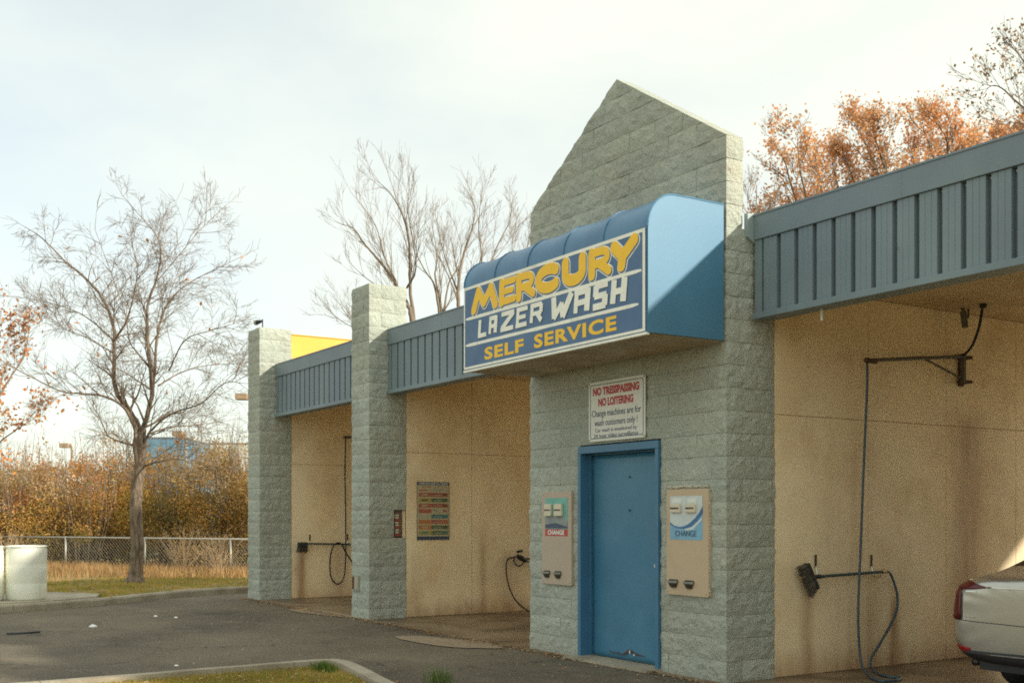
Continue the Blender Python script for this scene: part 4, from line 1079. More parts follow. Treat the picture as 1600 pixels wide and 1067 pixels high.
for k in range(4):
    bmm = bmesh.new(); bmm.from_mesh(cme); bmesh.ops.delete(bmm, geom=[f for f in bmm.faces if f.material_index != k], context='FACES')
    # wheel arches cut out of the body
    if k == 0:
        dl = []
        for f in bmm.faces:
            c = f.calc_center_median(); yy = c.y-CY
            for wy in (1.02, 3.86):
                if abs(c.x-CX) > .60 and (yy-wy)**2+(c.z-.34)**2 < .37**2: dl.append(f); break
        bmesh.ops.delete(bmm, geom=dl, context='FACES')
    for f in bmm.faces: f.material_index = 0; f.smooth = True
    o_ = bpy.data.meshes.new(names[k]); bmm.to_mesh(o_); bmm.free(); o_.materials.clear(); o_.materials.append(M['carpaint'] if k == 0 else M['glass'])
    ob = link(names[k], o_, None, car)
    if k == 0: pass
def onbody(x, z, off):
    hit = bvh.ray_cast(Vector((CX+x, CY-2, z)), Vector((0,1,0)))
    if hit[0] is None:
        hit = bvh.find_nearest(Vector((CX+x, CY+.1, z)))
    n_ = hit[1]
    if n_.y > 0: n_ = -n_
    return hit[0]+n_*off
def patch_body(pts, name, mt, off=.004, thick=.012, parent=None, sub_=10, label=None):
    """polygon in rear view (x, z) draped on the body; given as two edges (upper list, lower list)"""
    up, dn = pts; vs = []; n = sub_
    def samp(l, t):
        t *= len(l)-1; i = min(int(t), len(l)-2); f = t-i
        return (l[i][0]*(1-f)+l[i+1][0]*f, l[i][1]*(1-f)+l[i+1][1]*f)
    k = n; r_ = 5
    for i in range(k+1):
        a_ = samp(up, i/k); b_ = samp(dn, i/k)
        for j in range(r_+1):
            f = j/r_; vs.append(onbody(a_[0]*(1-f)+b_[0]*f, a_[1]*(1-f)+b_[1]*f, off))
    fs = [(i*(r_+1)+j, i*(r_+1)+j+1, (i+1)*(r_+1)+j+1, (i+1)*(r_+1)+j) for i in range(k) for j in range(r_)]
    m = MB(); m.add(vs, fs); o = m.build(name, mt, parent or car, smooth=True)
    md = o.modifiers.new('t','SOLIDIFY'); md.thickness = thick; md.offset = 0
    if label: o['label'] = label
    return o
for s_ in (-1, 1):
    patch_body(([(s_*.875,.955),(s_*.77,.965),(s_*.66,.955),(s_*.52,.925)], [(s_*.90,.93),(s_*.78,.895),(s_*.66,.895),(s_*.52,.912)]), 'tail_lamp', M['tail'], .006)
    patch_body(([(s_*.885,.93),(s_*.80,.915),(s_*.745,.905)], [(s_*.915,.665),(s_*.85,.655),(s_*.745,.65)]), 'tail_lamp', M['tail'], .007)
    patch_body(([(s_*.88,.445),(s_*.66,.43)], [(s_*.88,.405),(s_*.66,.392)]), 'reflector', M['redref'], .006)
    pts = [(CX+s_*.62, CY+.0, .30), (CX+s_*.62, CY+.30, .30)]; m = MB(); m.tube([(CX+s_*.66,CY+.07,.31),(CX+s_*.66,CY+.4,.31)], .032, 14); m.build('exhaust_tip', M['darkcup'], car, smooth=True)
patch_body(([(-.50,.925),(0,.93),(.50,.925)], [(-.50,.915),(0,.918),(.50,.915)]), 'chrome_strip', M['chrome'], .006, sub_=16)
patch_body(([(-.84,.652),(-.6,.645),(0,.635),(.6,.645),(.84,.652)], [(-.84,.646),(-.6,.639),(0,.629),(.6,.639),(.84,.646)]), 'bumper_seam', M['carblack'], .001, .003, sub_=24)
for s_ in (-1,1): patch_body(([(s_*.740,.895),(s_*.734,.895)], [(s_*.735,.655),(s_*.729,.655)]), 'boot_seam', M['carblack'], .001, .003)
patch_body(([(-.88,.40),(-.5,.41),(0,.42),(.5,.41),(.88,.40)], [(-.80,.29),(-.5,.29),(0,.29),(.5,.29),(.80,.29)]), 'lower_valance', M['carblack'], .006, .02, sub_=24)
m = MB(); m.box((CX-.60,CY+.05,.26),(CX+.60,CY+.5,.34)); m.build('rear_undertray', M['carblack'], car)
patch_body(([(-.5,.395),(0,.40),(.5,.395)], [(-.5,.388),(0,.392),(.5,.388)]), 'chrome_strip', M['chrome'], .02, .006, sub_=16)
for s_ in (-1,1):
    patch_body(([(s_*.71,.885),(s_*.60,.885)], [(s_*.71,.875),(s_*.60,.875)]), 'badge', M['chrome'], .004, .004)
    patch_body(([(s_*.70,.685),(s_*.61,.682)], [(s_*.70,.676),(s_*.61,.673)]), 'badge', M['chrome'], .004, .004)
# plate
pl = bpy.data.objects.new('number_plate', None); col.objects.link(pl); pl.parent = car; pl.matrix_parent_inverse = WM(car).inverted()
m = MB(); m.box((CX-.16,CY-.025,.715),(CX+.16,CY-.012,.875)); m.build('plate_frame', M['white'], pl, bevel=.003)
m = MB(); m.box((CX-.145,CY-.028,.73),(CX+.145,CY-.0245,.86)); m.build('plate_face', mat('brown_plate', (.30,.18,.12), .4, .3, 30), pl)
# wheels
def wheel(x, y, s_):
    e = bpy.data.objects.new('wheel', None); col.objects.link(e); e.location = (x,y,.33); e.parent = car; e.matrix_parent_inverse = WM(car).inverted()
    prof = [(-.11,.22),(-.115,.27),(-.10,.315),(-.07,.33),(.07,.33),(.10,.315),(.115,.27),(.11,.22)]; n = 32; vs = []; fs = []
    for a_, r in prof:
        for k in range(n): t = 2*PI*k/n; vs.append((x+a_, y+r*math.cos(t), .33+r*math.sin(t)))
    for i in range(len(prof)-1):
        for k in range(n): fs.append((i*n+k, i*n+(k+1)%n, (i+1)*n+(k+1)%n, (i+1)*n+k))
    m = MB(); m.add(vs, fs); m.build('tyre', M['tyre'], e, smooth=True)
    m = MB(); m.tube([(x-.10*s_,y,.33),(x+.03*s_,y,.33)], .222, 24); m.tube([(x+.03*s_,y,.33),(x+.09*s_,y,.33)], .05, 10)
    for k in range(5):
        t = 2*PI*k/5; m.tube([(x+.08*s_,y,.33),(x+.07*s_,y+.2*math.cos(t),.33+.2*math.sin(t))], .022, 4)
    m.build('rim', M['steel'], e)
for wx, s_ in ((-.80,-1),(.80,1)):
    for wy in (1.02,3.86): wheel(CX+wx, CY+wy, s_)

# ------------------------------------------------------------------ fence
fa = onZ(-130, 890, -.13); 
def fpt(px):
    f = (px-0)/380; D = 34.6+(30.8-34.6)*f; dx, dy = ray(px); return Vector((dx*D, dy*D, -.14))
F0, F1 = fpt(-120), fpt(470); FD = (F1-F0); FLn = FD.length; fd = FD.normalized()
fe = empty('chain_link_fence', F0, 'low galvanised chain-link fence with a pale top rail behind the bare tree', 'fence')
FH = .86+.14
m = MB(); m.tube([F0+Vector((0,0,FH)), F1+Vector((0,0,FH))], .028, 6); m.build('top_rail', M['galv'], fe, smooth=True)
ppx = fpt(234); d0 = (ppx-F0).length % 3.0; t = d0
while t < FLn:
    p = F0+fd*t; m = MB(); m.tube([p, p+Vector((0,0,FH+.03))], .032, 8); m.build('post', M['galv'], fe, smooth=True); t += 3.0
m = MB(); s_ = .11; k = -FH
while k < FLn:
    for sg in (1,-1):
        a_ = k if sg == 1 else k+FH; b_ = k+FH if sg == 1 else k
        za, zb = 0., FH
        def clip(a_, b_, za, zb):
            if a_ == b_: return None
            lo, hi = 0., 1.
            for bound, sgn in ((0,1),(FLn,-1)):
                fa_ = (bound-a_)/(b_-a_)
                if (b_-a_)*sgn > 0: lo = max(lo, fa_)
                else: hi = min(hi, fa_)
            return (lo, hi) if lo < hi else None
        c = clip(a_, b_, za, zb)
        if c:
            P0 = F0+fd*(a_+(b_-a_)*c[0])+Vector((0,0,FH*c[0])); P1 = F0+fd*(a_+(b_-a_)*c[1])+Vector((0,0,FH*c[1]))
            off = Vector((-fd.y, fd.x, 0))*.004*sg
            m.tube([P0+off, P1+off], .0028, 3, False)
    k += s_
m.build('wire_mesh', M['galv'], fe, kind='stuff')

# ------------------------------------------------------------------ trees
def limb_pts(pts, D, rnd, depth=.0):
    out = []; dz = 0
    for i, p in enumerate(pts):
        dd = p[2] if len(p) > 2 else 0
        out.append(atD(p[0], p[1], D+dd))
    return out
class Tree:
    def __init__(s, seed): s.r = random.Random(seed); s.tw = MB(); s.tips = []; s.cnt = 0
    def grow(s, p, d, length, rad, lev, maxlev, up=.12, spread=.75, kids=6, wander=.16):
        r = s.r; n = 5 if lev < maxlev else 3; seg = length/n; pts = [p.copy()]; dd = d.copy(); dirs = [dd.copy()]
        for i in range(n):
            dd = (dd+Vector((r.gauss(0,wander), r.gauss(0,wander), r.gauss(0,wander)+up))).normalized(); p = p+dd*seg; pts.append(p.copy()); dirs.append(dd.copy())
        rads = [max(.0030, rad*(1-.75*i/n)) for i in range(n+1)]
        s.tw.tube(pts, rads, 5 if rad > .02 else 3, False); s.cnt += 1
        s.tips += pts[1:] if lev >= maxlev-1 else []
        if lev < maxlev:
            for k in range(kids):
                f = r.uniform(.2,1); i = min(n-1, int(f*n)); q = pts[i].lerp(pts[i+1], f*n-i) if f < 1 else pts[-1]
                s.branch(q, dirs[i], length*r.uniform(.45,.80)*(1.1-.35*f), rads[i]*.55, lev+1, maxlev, up, spread, kids, wander)
    def branch(s, q, d, length, rad, lev, maxlev, up, spread, kids, wander):
        r = s.r; ax = d.orthogonal().normalized(); ax.rotate(Matrix.Rotation(r.uniform(0,2*PI),3,d)); nd = (d+ax*r.uniform(.6,1.2)*spread).normalized()
        s.grow(q, nd, length, rad, lev, maxlev, up, spread, kids, wander)
    def limb(s, mb, pts, r0, r1, n=8, kids=8, klen=1.2, maxlev=3, kk=5, up=.12, spread=.8, start=.25, wander=.16):
        P = spl(pts, 6); m_ = len(P); rads = [r0+(r1-r0)*(i/(m_-1))**.8 for i in range(m_)]
        P = [p+Vector((s.r.uniform(-1,1),s.r.uniform(-1,1),s.r.uniform(-1,1)))*min(.03,rads[i]*.3) for i, p in enumerate(P)]
        mb.tube(P, rads, n, True)
        for k in range(kids):
            f = start+(1-start)*(k+s.r.random())/kids; i = min(m_-2, int(f*(m_-1))); d = (P[i+1]-P[i]).normalized()
            s.branch(P[i], d, klen*s.r.uniform(.6,1.2)*(1.15-.5*f), max(.008, rads[i]*.5), 1, maxlev, up, spread, kk, wander)
        d = (P[-1]-P[-2]).normalized(); s.grow(P[-1], d, klen*.6, max(.006, r1), 2, maxlev, up, spread, kk, wander)
        return P
def leafquads(m, centres, rnd, size, per=1, jit=.06):
    for c in centres:
        for _ in range(per):
            p = c+Vector((rnd.gauss(0,jit),rnd.gauss(0,jit),rnd.gauss(0,jit)))
            a_ = Vector((rnd.gauss(0,1),rnd.gauss(0,1),rnd.gauss(0,1))).normalized(); b_ = a_.orthogonal().normalized(); b_.rotate(Matrix.Rotation(rnd.uniform(0,6.28),3,a_))
            s_ = size*rnd.uniform(.6,1.3); c_ = a_.cross(b_)*.6
            m.v += [tuple(p+b_*s_*.5), tuple(p+c_*s_*.5), tuple(p-b_*s_*.5), tuple(p-c_*s_*.5)]
            k = len(m.v)-4; m.f.append((k,k+1,k+2,k+3))
# main tree
TD = 25.5
def Z2(zx, zy, dd=0): return (zx/2.424, 260+zy/2.424, dd)
tb = atD(213,906,TD)
t1 = empty('bare_tree', (tb.x,tb.y,-.02), 'large bare spreading tree with forked grey trunk in front of the fence', 'tree')
T = Tree(11); tr = MB()
trunk = limb_pts([(211,912),(213,880),(215,840),(212,800),(214,765),(218,730),(221,700),(223,680)], TD, T.r)
P = spl(trunk,5); n = len(P); rads = [.19-.04*min(1,i/4)-.04*(i/(n-1)) for i in range(n)]; rads[0] = .27; rads[1] = .225
P = [p+Vector((T.r.uniform(-1,1),T.r.uniform(-1,1),0))*.015 for p in P]
tr.tube(P, rads, 14); tr.build('trunk', M['bark'], t1, smooth=True)
cr_ = MB()
limbs = [
 ([(218,740),(211,700,-.2),(211,672,-.2),(199,640,-.3)], .085,.07,0),
 ([(222,684),Z2(515,960,.2),Z2(440,840,.3),Z2(432,700,.3),Z2(430,590,.4),Z2(385,470,.5),Z2(310,380,.8),Z2(250,330,1),Z2(160,235,1.2),Z2(95,190,1.3)], .12,.012,14),
 ([Z2(432,640,.3),Z2(480,560,-.2),Z2(510,440,-.5),Z2(520,350,-.8),Z2(500,250,-1)], .045,.01,9),
 ([(223,684),Z2(545,985),Z2(575,840,-.1),Z2(560,640,-.3),Z2(560,500,-.4),Z2(600,370,-.6),Z2(600,240,-.8),Z2(500,110,-1)], .115,.010,14),
 ([Z2(580,830),Z2(600,600,.3),Z2(640,490,.5),Z2(720,410,.8),Z2(900,315,1.2)], .06,.010,11),
 ([Z2(575,760),Z2(530,700,-.4),Z2(490,640,-.8),Z2(470,520,-1.1),Z2(360,200,-1.6)], .04,.008,9),
 ([Z2(520,1000,0),Z2(480,915,-.3),Z2(400,862,-.6),Z2(300,850,-.9),Z2(230,840,-1.1),Z2(90,770,-1.6),Z2(0,718,-2)], .065,.012,11),
 ([(223,700),Z2(570,1000,-.2),Z2(650,930,-.5),Z2(760,890,-.8),Z2(850,810,-1.1),Z2(930,810,-1.4)], .055,.010,10),
 ([Z2(560,1010),Z2(640,985,.4),Z2(740,975,.9),Z2(850,960,1.3)], .035,.009,6),
 ([Z2(600,820),Z2(680,770,.5),Z2(780,740,.9),Z2(930,730,1.4)], .035,.008,8),
 ([(216,696),Z2(470,1045,-.3),Z2(410,1018,-.5),Z2(380,950,-.6),Z2(340,880,-.8)], .05,.012,5),
 ([Z2(430,640,.3),Z2(330,550,.8),Z2(220,500,1.2),Z2(60,465,1.8)], .035,.007,8),
 ([Z2(430,690,.2),Z2(330,630,-.6),Z2(240,590,-1),Z2(200,530,-1.2)], .028,.007,6),
 ([Z2(640,760),Z2(700,640,-.6),Z2(800,600,-1),Z2(900,570,-1.4)], .03,.007,7),
 ([Z2(600,400,-.6),Z2(680,300,-.2),Z2(760,200,.2),Z2(840,120,.5)], .022,.006,6),
 ([(228,728),(248,721,-.4),(285,718,-.8),(318,738,-1.2)], .04,.008,6),
 ([(212,775),(203,745,-.3),(198,725,-.4),(204,690,-.5)], .03,.01,4),
]
for pts, r0, r1, kids in limbs:
    pts = [(q[0], 700-(700-q[1])*.955 if q[1] < 700 else q[1], *q[2:]) for q in pts]
    T.limb(cr_, limb_pts(pts, TD, T.r), r0*.62, r1*.5, 8, int(kids*1.9), 1.0, 3, 5, up=.0, spread=.9, wander=.15, start=.12)
cr_.build('limbs', M['bark'], t1, smooth=True)
T.tw.build('twigs', M['twig'], t1, kind='stuff')
m = MB(); rnd = random.Random(4); cs = [p for p in T.tips if rnd.random() < .0008]
for (zx, zy, n_) in ((235,880,5),(285,865,4),(300,905,4),(340,830,4),(375,700,4),(235,925,3),(300,600,3),(770,430,2),(700,440,2)):
    q = Z2(zx,zy); c = atD(q[0],q[1],TD-.8); cs += [c+Vector((rnd.gauss(0,.07),rnd.gauss(0,.07),rnd.gauss(0,.05))) for _ in range(n_)]
leafquads(m, cs, rnd, .12); m.build('last_leaves', LV['rust'], t1, kind='stuff')
print('main twigs', T.cnt)

def multistem(name, label, D, limbs, seed, group, tw, leaf=None, leafn=0, leafsize=.08, klen=1.25, kk=4, maxlev=3, up=.13, spread=.42, base=None, trunkr=.16, cat='tree', prob=1., kidsx=1.0):
    T = Tree(seed); e = empty(name, (0,0,0), label, cat, group)
    b = base or (limbs[0][0][0][0]); b0 = atD(b, 500, D); e.location = (b0.x,b0.y,-.16); bpy.context.view_layer.update()
    tr = MB(); starts = [atD(l[0][0][0], l[0][0][1], D+(l[0][0][2] if len(l[0][0]) > 2 else 0)) for l in limbs if len(l) < 5]
    low = min(s.z for s in starts); root = Vector((b0.x,b0.y,-.2)); fork = Vector((b0.x,b0.y,low*.45))
    tr.tube([root, root.lerp(fork,.5)+Vector((.05,.03,0)), fork], [trunkr*1.3,trunkr,trunkr*.85], 10)
    lb = MB()
    for l in limbs:
        pts, r0, r1, kids = l[:4]
        if group == TG: pts = [(q[0], 500-(500-q[1])*.84, *q[2:]) for q in pts]
        P = limb_pts(pts, D, T.r)
        if len(l) < 5: lb.tube([fork-Vector((0,0,.05)), fork.lerp(P[0],.5)+Vector((0,0,.1)), P[0]], [trunkr*.8, r0*1., r0*.8], 7)
        T.limb(lb, P, r0*.62, r1*.5, 6, int(kids*kidsx), klen, maxlev, kk, up, spread, .12)
    tr.build('trunk', M['bark'], e, smooth=True); lb.build('limbs', tw, e, smooth=True); T.tw.build('twigs', tw, e, kind='stuff')
    if leaf:
        m = MB(); pk = [p for p in T.tips if T.r.random() < prob]
        leafquads(m, pk, T.r, leafsize, leafn, .10); m.build('foliage', leaf, e, kind='stuff'); print(name, len(m.f))
    return e
TG = 'leafless trees behind the car wash roof'
multistem('bare_tree','tall leafless tree leaning left behind the roof, right of the middle pillar', 32,
 [([(648,520),(640,480),(622,440,.5),(596,395,.6),(572,362,1),(552,330,1.3),(532,322,1.5)],.13,.012,10),
  ([(648,520),(641,440),(640,370,-.5),(632,315,-.8),(612,268,-1),(584,236,-1.2)],.10,.010,10),
  ([(640,480),(610,450,.8),(575,425,1.2),(545,392,1.5)],.06,.008,7,1),
  ([(636,440),(650,400,-1),(638,300,-1.5),(640,245,-1.8)],.05,.008,7,1),
  ([(622,440),(600,380,.2),(585,320,.3),(548,262,.5)],.05,.007,8,1)], 21, TG, M['twig2'], base=655)
multistem('bare_tree','slender leafless tree with upright stems between the middle pillar and the awning', 34,
 [([(690,520),(688,470),(680,420,.6),(683,380,.8),(676,330,1)],.10,.008,9),
  ([(690,520),(680,440,-.4),(665,410,-.8),(650,370,-1),(655,330,-1.2)],.07,.007,8),
  ([(694,480),(702,430,.5),(718,395,.6),(722,350,.8)],.06,.007,6)], 22, TG, M['twig2'], base=690)
multistem('bare_tree','bushy-topped leafless tree rising just behind the left end of the awning', 33,
 [([(722,520),(716,450),(722,390,.4),(735,340,.5),(742,300,.6),(735,262,.8)],.11,.009,11),
  ([(730,500),(732,440,-.5),(752,395,-.8),(748,330,-1),(752,262,-1.1)],.09,.009,10),
  ([(740,480),(762,410,.8),(778,360,1),(795,320,1.2),(800,280,1.3)],.07,.008,9),
  ([(716,450),(700,400,.4),(690,360,.6),(682,315,.7)],.05,.007,8,1)], 23, TG, M['twig2'], base=728)
multistem('bare_tree','thin leafless tree top showing between the awning and the gable', 36,
 [([(812,480),(815,400),(822,370,.3),(828,335,.4)],.06,.006,9),([(812,480),(806,400),(800,360,.3),(806,320,.4)],.05,.006,8)], 24, TG, M['twig2'], base=812)
multistem('bare_tree','low leafless tree with fine twigs showing just left of the middle pillar', 38,
 [([(600,560),(575,530),(545,510,.5),(520,490,.6)],.05,.006,10),([(600,560),(570,520),(552,500,.3),(535,470,.4)],.05,.006,8)], 25, TG, M['twig2'], base=600)
OG = 'orange-leaved trees behind the right roof'
def ot(label, D, limbs, seed, base, prob=.27, leafn=2, kk=5, size=.085, klen=.78, kx=1.35):
    limbs = [([(q[0], q[1]+26, *q[2:]) for q in l[0]], *l[1:]) for l in limbs]
    multistem('autumn_tree', label, D, limbs, seed, OG, M['twig'], LV['orange'], leafn, size, klen=klen, kk=kk, base=base, prob=prob, spread=.55, trunkr=.15, kidsx=kx)
ot('orange-leaved tree nearest the gable behind the roof', 25,
 [([(1262,370),(1255,320),(1238,270,.3),(1225,225,.4),(1208,196,.5)],.08,.01,11),
  ([(1262,370),(1262,300,-.4),(1250,240,-.5),(1246,200,-.6)],.07,.01,9),
  ([(1262,370),(1285,315,.4),(1282,260,.5),(1275,225,.5)],.06,.01,8),
  ([(1262,370),(1225,330,.4),(1205,320,.4)],.05,.01,7)], 31, 1265)
ot('broad orange-leaved tree second from the gable behind the roof', 26,
 [([(1330,340),(1318,290),(1305,250,.3),(1300,222,.4)],.08,.01,10),
  ([(1330,340),(1340,280,-.3),(1328,240,-.3),(1322,225,-.4)],.07,.01,9),
  ([(1330,340),(1300,310,.3),(1270,300,.4)],.05,.01,9),
  ([(1330,340),(1360,300,.5),(1378,290,.5)],.05,.01,7)], 32, 1330, .32)
ot('tall orange-leaved tree with steep crown mid-way along the roof', 25,
 [([(1395,320),(1378,265),(1362,220,.3),(1345,185,.4),(1330,158,.5)],.09,.01,12),
  ([(1395,320),(1385,250,-.4),(1372,205,-.5),(1365,180,-.6)],.08,.01,11),
  ([(1395,320),(1410,270,.4),(1430,245,.5)],.05,.01,7)], 33, 1398, .30)
ot('dense orange-leaved tree below the tall sparse tree at the right', 26,
 [([(1475,300),(1465,240),(1450,195,.3),(1440,172,.4)],.09,.01,11),
  ([(1475,300),(1480,230,-.4),(1478,190,-.5),(1462,165,-.6)],.08,.01,10),
  ([(1475,300),(1500,240,.4),(1515,215,.5)],.06,.01,9),
  ([(1475,300),(1440,250,.4),(1425,215,.5)],.06,.01,8)], 34, 1478, .34)
ot('orange-leaved tree cut off by the right edge of the photo', 27,
 [([(1580,280),(1572,220),(1560,195,.3)],.09,.01,9),([(1580,280),(1595,200,.3),(1605,175,.4)],.08,.01,9),([(1580,280),(1545,225,.3),(1530,210,.4)],.06,.01,8)], 35, 1582, .36)
multistem('autumn_tree','tall sparse brown-leaved tree at the upper right corner', 21,
 [([(1690,260),(1660,190),(1632,140,.3),(1605,105,.4),(1585,75,.5)],.08,.008,9),
  ([(1690,260),(1640,200,-.4),(1595,165,-.5),(1560,135,-.6),(1538,140,-.6)],.06,.006,8),
  ([(1690,260),(1640,215,.3),(1600,195,.4),(1560,190,.4)],.04,.006,6),
  ([(1690,260),(1650,150,.3),(1635,100,.4),(1622,65,.5)],.05,.006,7)], 36, OG, M['twig'], leafmat('dull_brown_leaves', [(.30,.2,.12),(.4,.26,.14),(.5,.28,.12)], .3), 1, .075, klen=.75, kk=4, base=1690, prob=.3, spread=.5, kidsx=1.3)
multistem('bare_tree','small leafless tree rising right beside the gable edge', 24,
 [([(1182,400),(1180,330),(1172,290,.2),(1168,262,.3)],.04,.006,8),([(1182,400),(1190,340,.3),(1200,300,.3)],.03,.005,7)], 37, TG, M['twig'], klen=.7, base=1182, trunkr=.07, leaf=LV['rust'], leafn=1, leafsize=.06, prob=.08)
multistem('autumn_tree','rust-leaved tree at the far left edge beyond the drums', 30,
 [([(-55,760),(-20,660),(10,600,.3),(35,560,.5),(45,530,.6)],.09,.01,9),([(-55,760),(-30,640),(-15,560,.4),(0,500,.4)],.09,.01,10),([(-55,760),(-10,700,-.4),(30,668,-.6),(60,650,-.6)],.06,.01,8)],
 38, None, M['twig'], LV['rust'], 1, .12, klen=1.2, base=-60, prob=.6, spread=.7)

# ------------------------------------------------------------------ shrubs
def shrub(px, D, h, rad, kinds, seed, label, n=9500, leaf=.075):
    rnd = random.Random(seed); c = atD(px, 800, D); e = empty('shrub', (c.x,c.y,-.16), label, 'shrub', 'shrubs beyond the fence')
    # stems
    m = MB()
    for k in range(26):
        a_ = rnd.uniform(0,6.28); q = rnd.uniform(.1,.9)*rad; top = Vector((c.x+q*math.cos(a_), c.y+q*math.sin(a_), h*rnd.uniform(.7,1.12))); b = Vector((c.x+q*.35*math.cos(a_), c.y+q*.35*math.sin(a_), -.16))
        mid_ = b.lerp(top,.5)+Vector((rnd.gauss(0,.12),rnd.gauss(0,.12),.1)); m.tube(spl([b,mid_,top],4), [.02-.0017*i for i in range(9)], 4, False)
        for _ in range(7):
            f = rnd.uniform(.35,1); s0 = b.lerp(top,f); d = Vector((rnd.gauss(0,1),rnd.gauss(0,1),rnd.uniform(.2,1.4))).normalized(); m.tube([s0, s0+d*.25, s0+d*.5+Vector((0,0,.08))], [.006,.004,.002], 3, False)
    m.build('stems', M['twig2'], e)
    # clumps
    cl = []
    for k in range(46):
        a_ = rnd.uniform(0,6.28); q = math.sqrt(rnd.random())*rad; z = h*(rnd.uniform(.05,1.0))*(1-.45*(q/rad)**2)
        cl.append((Vector((c.x+q*math.cos(a_), c.y+q*math.sin(a_), z)), rnd.uniform(.25,.6)))
    mats = {}
    for i in range(n):
        cc, r = cl[rnd.randrange(len(cl))]; v = Vector((rnd.gauss(0,1),rnd.gauss(0,1),rnd.gauss(0,.8)))*r*.62
        p = cc+v
        if p.z < -.1: continue
        hf = p.z/h
        k = kinds[0] if hf > .60+.3*noise.noise(p*.8) else (kinds[1] if hf > .3+.2*noise.noise(p*1.1+Vector((9,0,0))) else kinds[2])
        mats.setdefault(k, MB()); leafquads(mats[k], [p], rnd, leaf, 1, .02)
    for k, mm in mats.items(): mm.build('foliage', LV[k], e, kind='stuff')
kinds_ = {'a':('rust','olive','olive'),'b':('olive','olive','green'),'c':('tan','olive','tan'),'d':('rust','tan','olive'),'e':('olive','green','tan')}
spec = [(-60,36,3.0,2.2,'c','straw and olive shrub at the left edge behind the drums'),(-5,37,3.2,2.0,'b','olive shrub directly above the drum cut off by the photo edge'),(45,36,3.35,1.9,'c','tan-topped shrub behind the whole white drum'),
 (92,37,3.4,2.0,'a','rust-topped shrub between the drums and the bare tree'),(135,36,3.2,1.9,'b','green-olive shrub left of the tree trunk'),(172,38,3.9,1.8,'d','tall rusty shrub just left of the tree trunk'),
 (215,39,3.9,1.6,'c','thin brown shrub directly behind the tree trunk'),(255,37,3.75,1.8,'e','dark olive shrub just right of the tree trunk'),(300,37,3.9,2.0,'b','tall olive shrub midway between tree trunk and far pillar'),
 (345,36,3.6,1.9,'c','yellow-tan shrub near the far pillar'),(385,37,3.9,1.8,'e','leafy green-olive shrub against the far pillar edge'),(430,37,3.8,2.0,'b','olive shrub mostly hidden behind the far pillar')]
for i, (px, D, h, rad, k, lab) in enumerate(spec): shrub(px, D, h, rad, kinds_[k], 60+i, lab)
for i, (px, h, lab) in enumerate([(20,4.4,'tall pale shrub in the back row above the white drum'),(110,4.2,'reddish shrub in the back row left of the bare tree'),(195,4.8,'orange-topped shrub in the back row behind the bare trunk'),(290,5.0,'brown and olive shrub in the back row right of the bare tree'),(360,5.2,'tallest leafy shrub in the back row beside the far pillar'),(-60,4.4,'brown shrub in the back row at the left edge')]):
    shrub(px, 45, h, 2.6, kinds_['dabccd'[i]], 90+i, lab, 7000, .10)

# ------------------------------------------------------------------ grasses and litter
def blades(name, mt, pts, hmin, hmax, w_, rnd, lean=.5, kind='stuff', label=None, cat=None):
    m = MB()
    for (x, y, z) in pts:
        h = rnd.uniform(hmin,hmax); a_ = rnd.uniform(0,6.28); l = rnd.uniform(0,lean)*h; dx, dy = math.cos(a_)*l, math.sin(a_)*l; b_ = rnd.uniform(0,6.28); wx, wy = math.cos(b_)*w_/2, math.sin(b_)*w_/2
        k = len(m.v); m.v += [(x-wx,y-wy,z),(x+wx,y+wy,z),(x+dx*.4+wx*.8,y+dy*.4+wy*.8,z+h*.6),(x+dx*.4-wx*.8,y+dy*.4-wy*.8,z+h*.6),(x+dx,y+dy,z+h)]
        m.f += [(k,k+1,k+2,k+3),(k+3,k+2,k+4)]
    o = m.build(name, mt); tag(o, label, cat, kind=kind); return o
rnd = random.Random(77); pts = []
while len(pts) < 44000:
    x = rnd.uniform(-10.05,-6.5); y = rnd.uniform(1.2,4.4)
    if noise.noise(Vector((x*1.7,y*1.7,0))) < rnd.uniform(-.55,.25)-.15: continue
    if inside_island(x,y): pts.append((x,y,.043))
blades('island_grass', LV['grass'], pts, .02, .055, .006, rnd, .9, label='short patchy green and brown grass on the kerbed island in the foreground', cat='grass')
pts = []
for i in range(420):
    a_ = rnd.uniform(0,6.28); r = abs(rnd.gauss(0,.10)); pts.append((-10.0+.18+r*math.cos(a_)*1.3, 4.18+r*math.sin(a_)*.6, .043))
blades('grass_tuft', leafmat('fresh_green_blades', [(.08,.15,.02),(.14,.2,.04)],.3), pts, .05, .11, .006, rnd, .7, label='fresh green tuft at the corner of the kerbed island', cat='grass')
p = onZ(688,1070,0); pts = [(p.x+rnd.gauss(0,.07), p.y+rnd.gauss(0,.05), 0) for _ in range(120)]
blades('weed_tuft', leafmat('weed_blades', [(.10,.17,.04),(.2,.25,.08)],.3), pts, .08, .20, .007, rnd, .6, label='spindly green weed growing from the asphalt at the bottom edge', cat='weed')
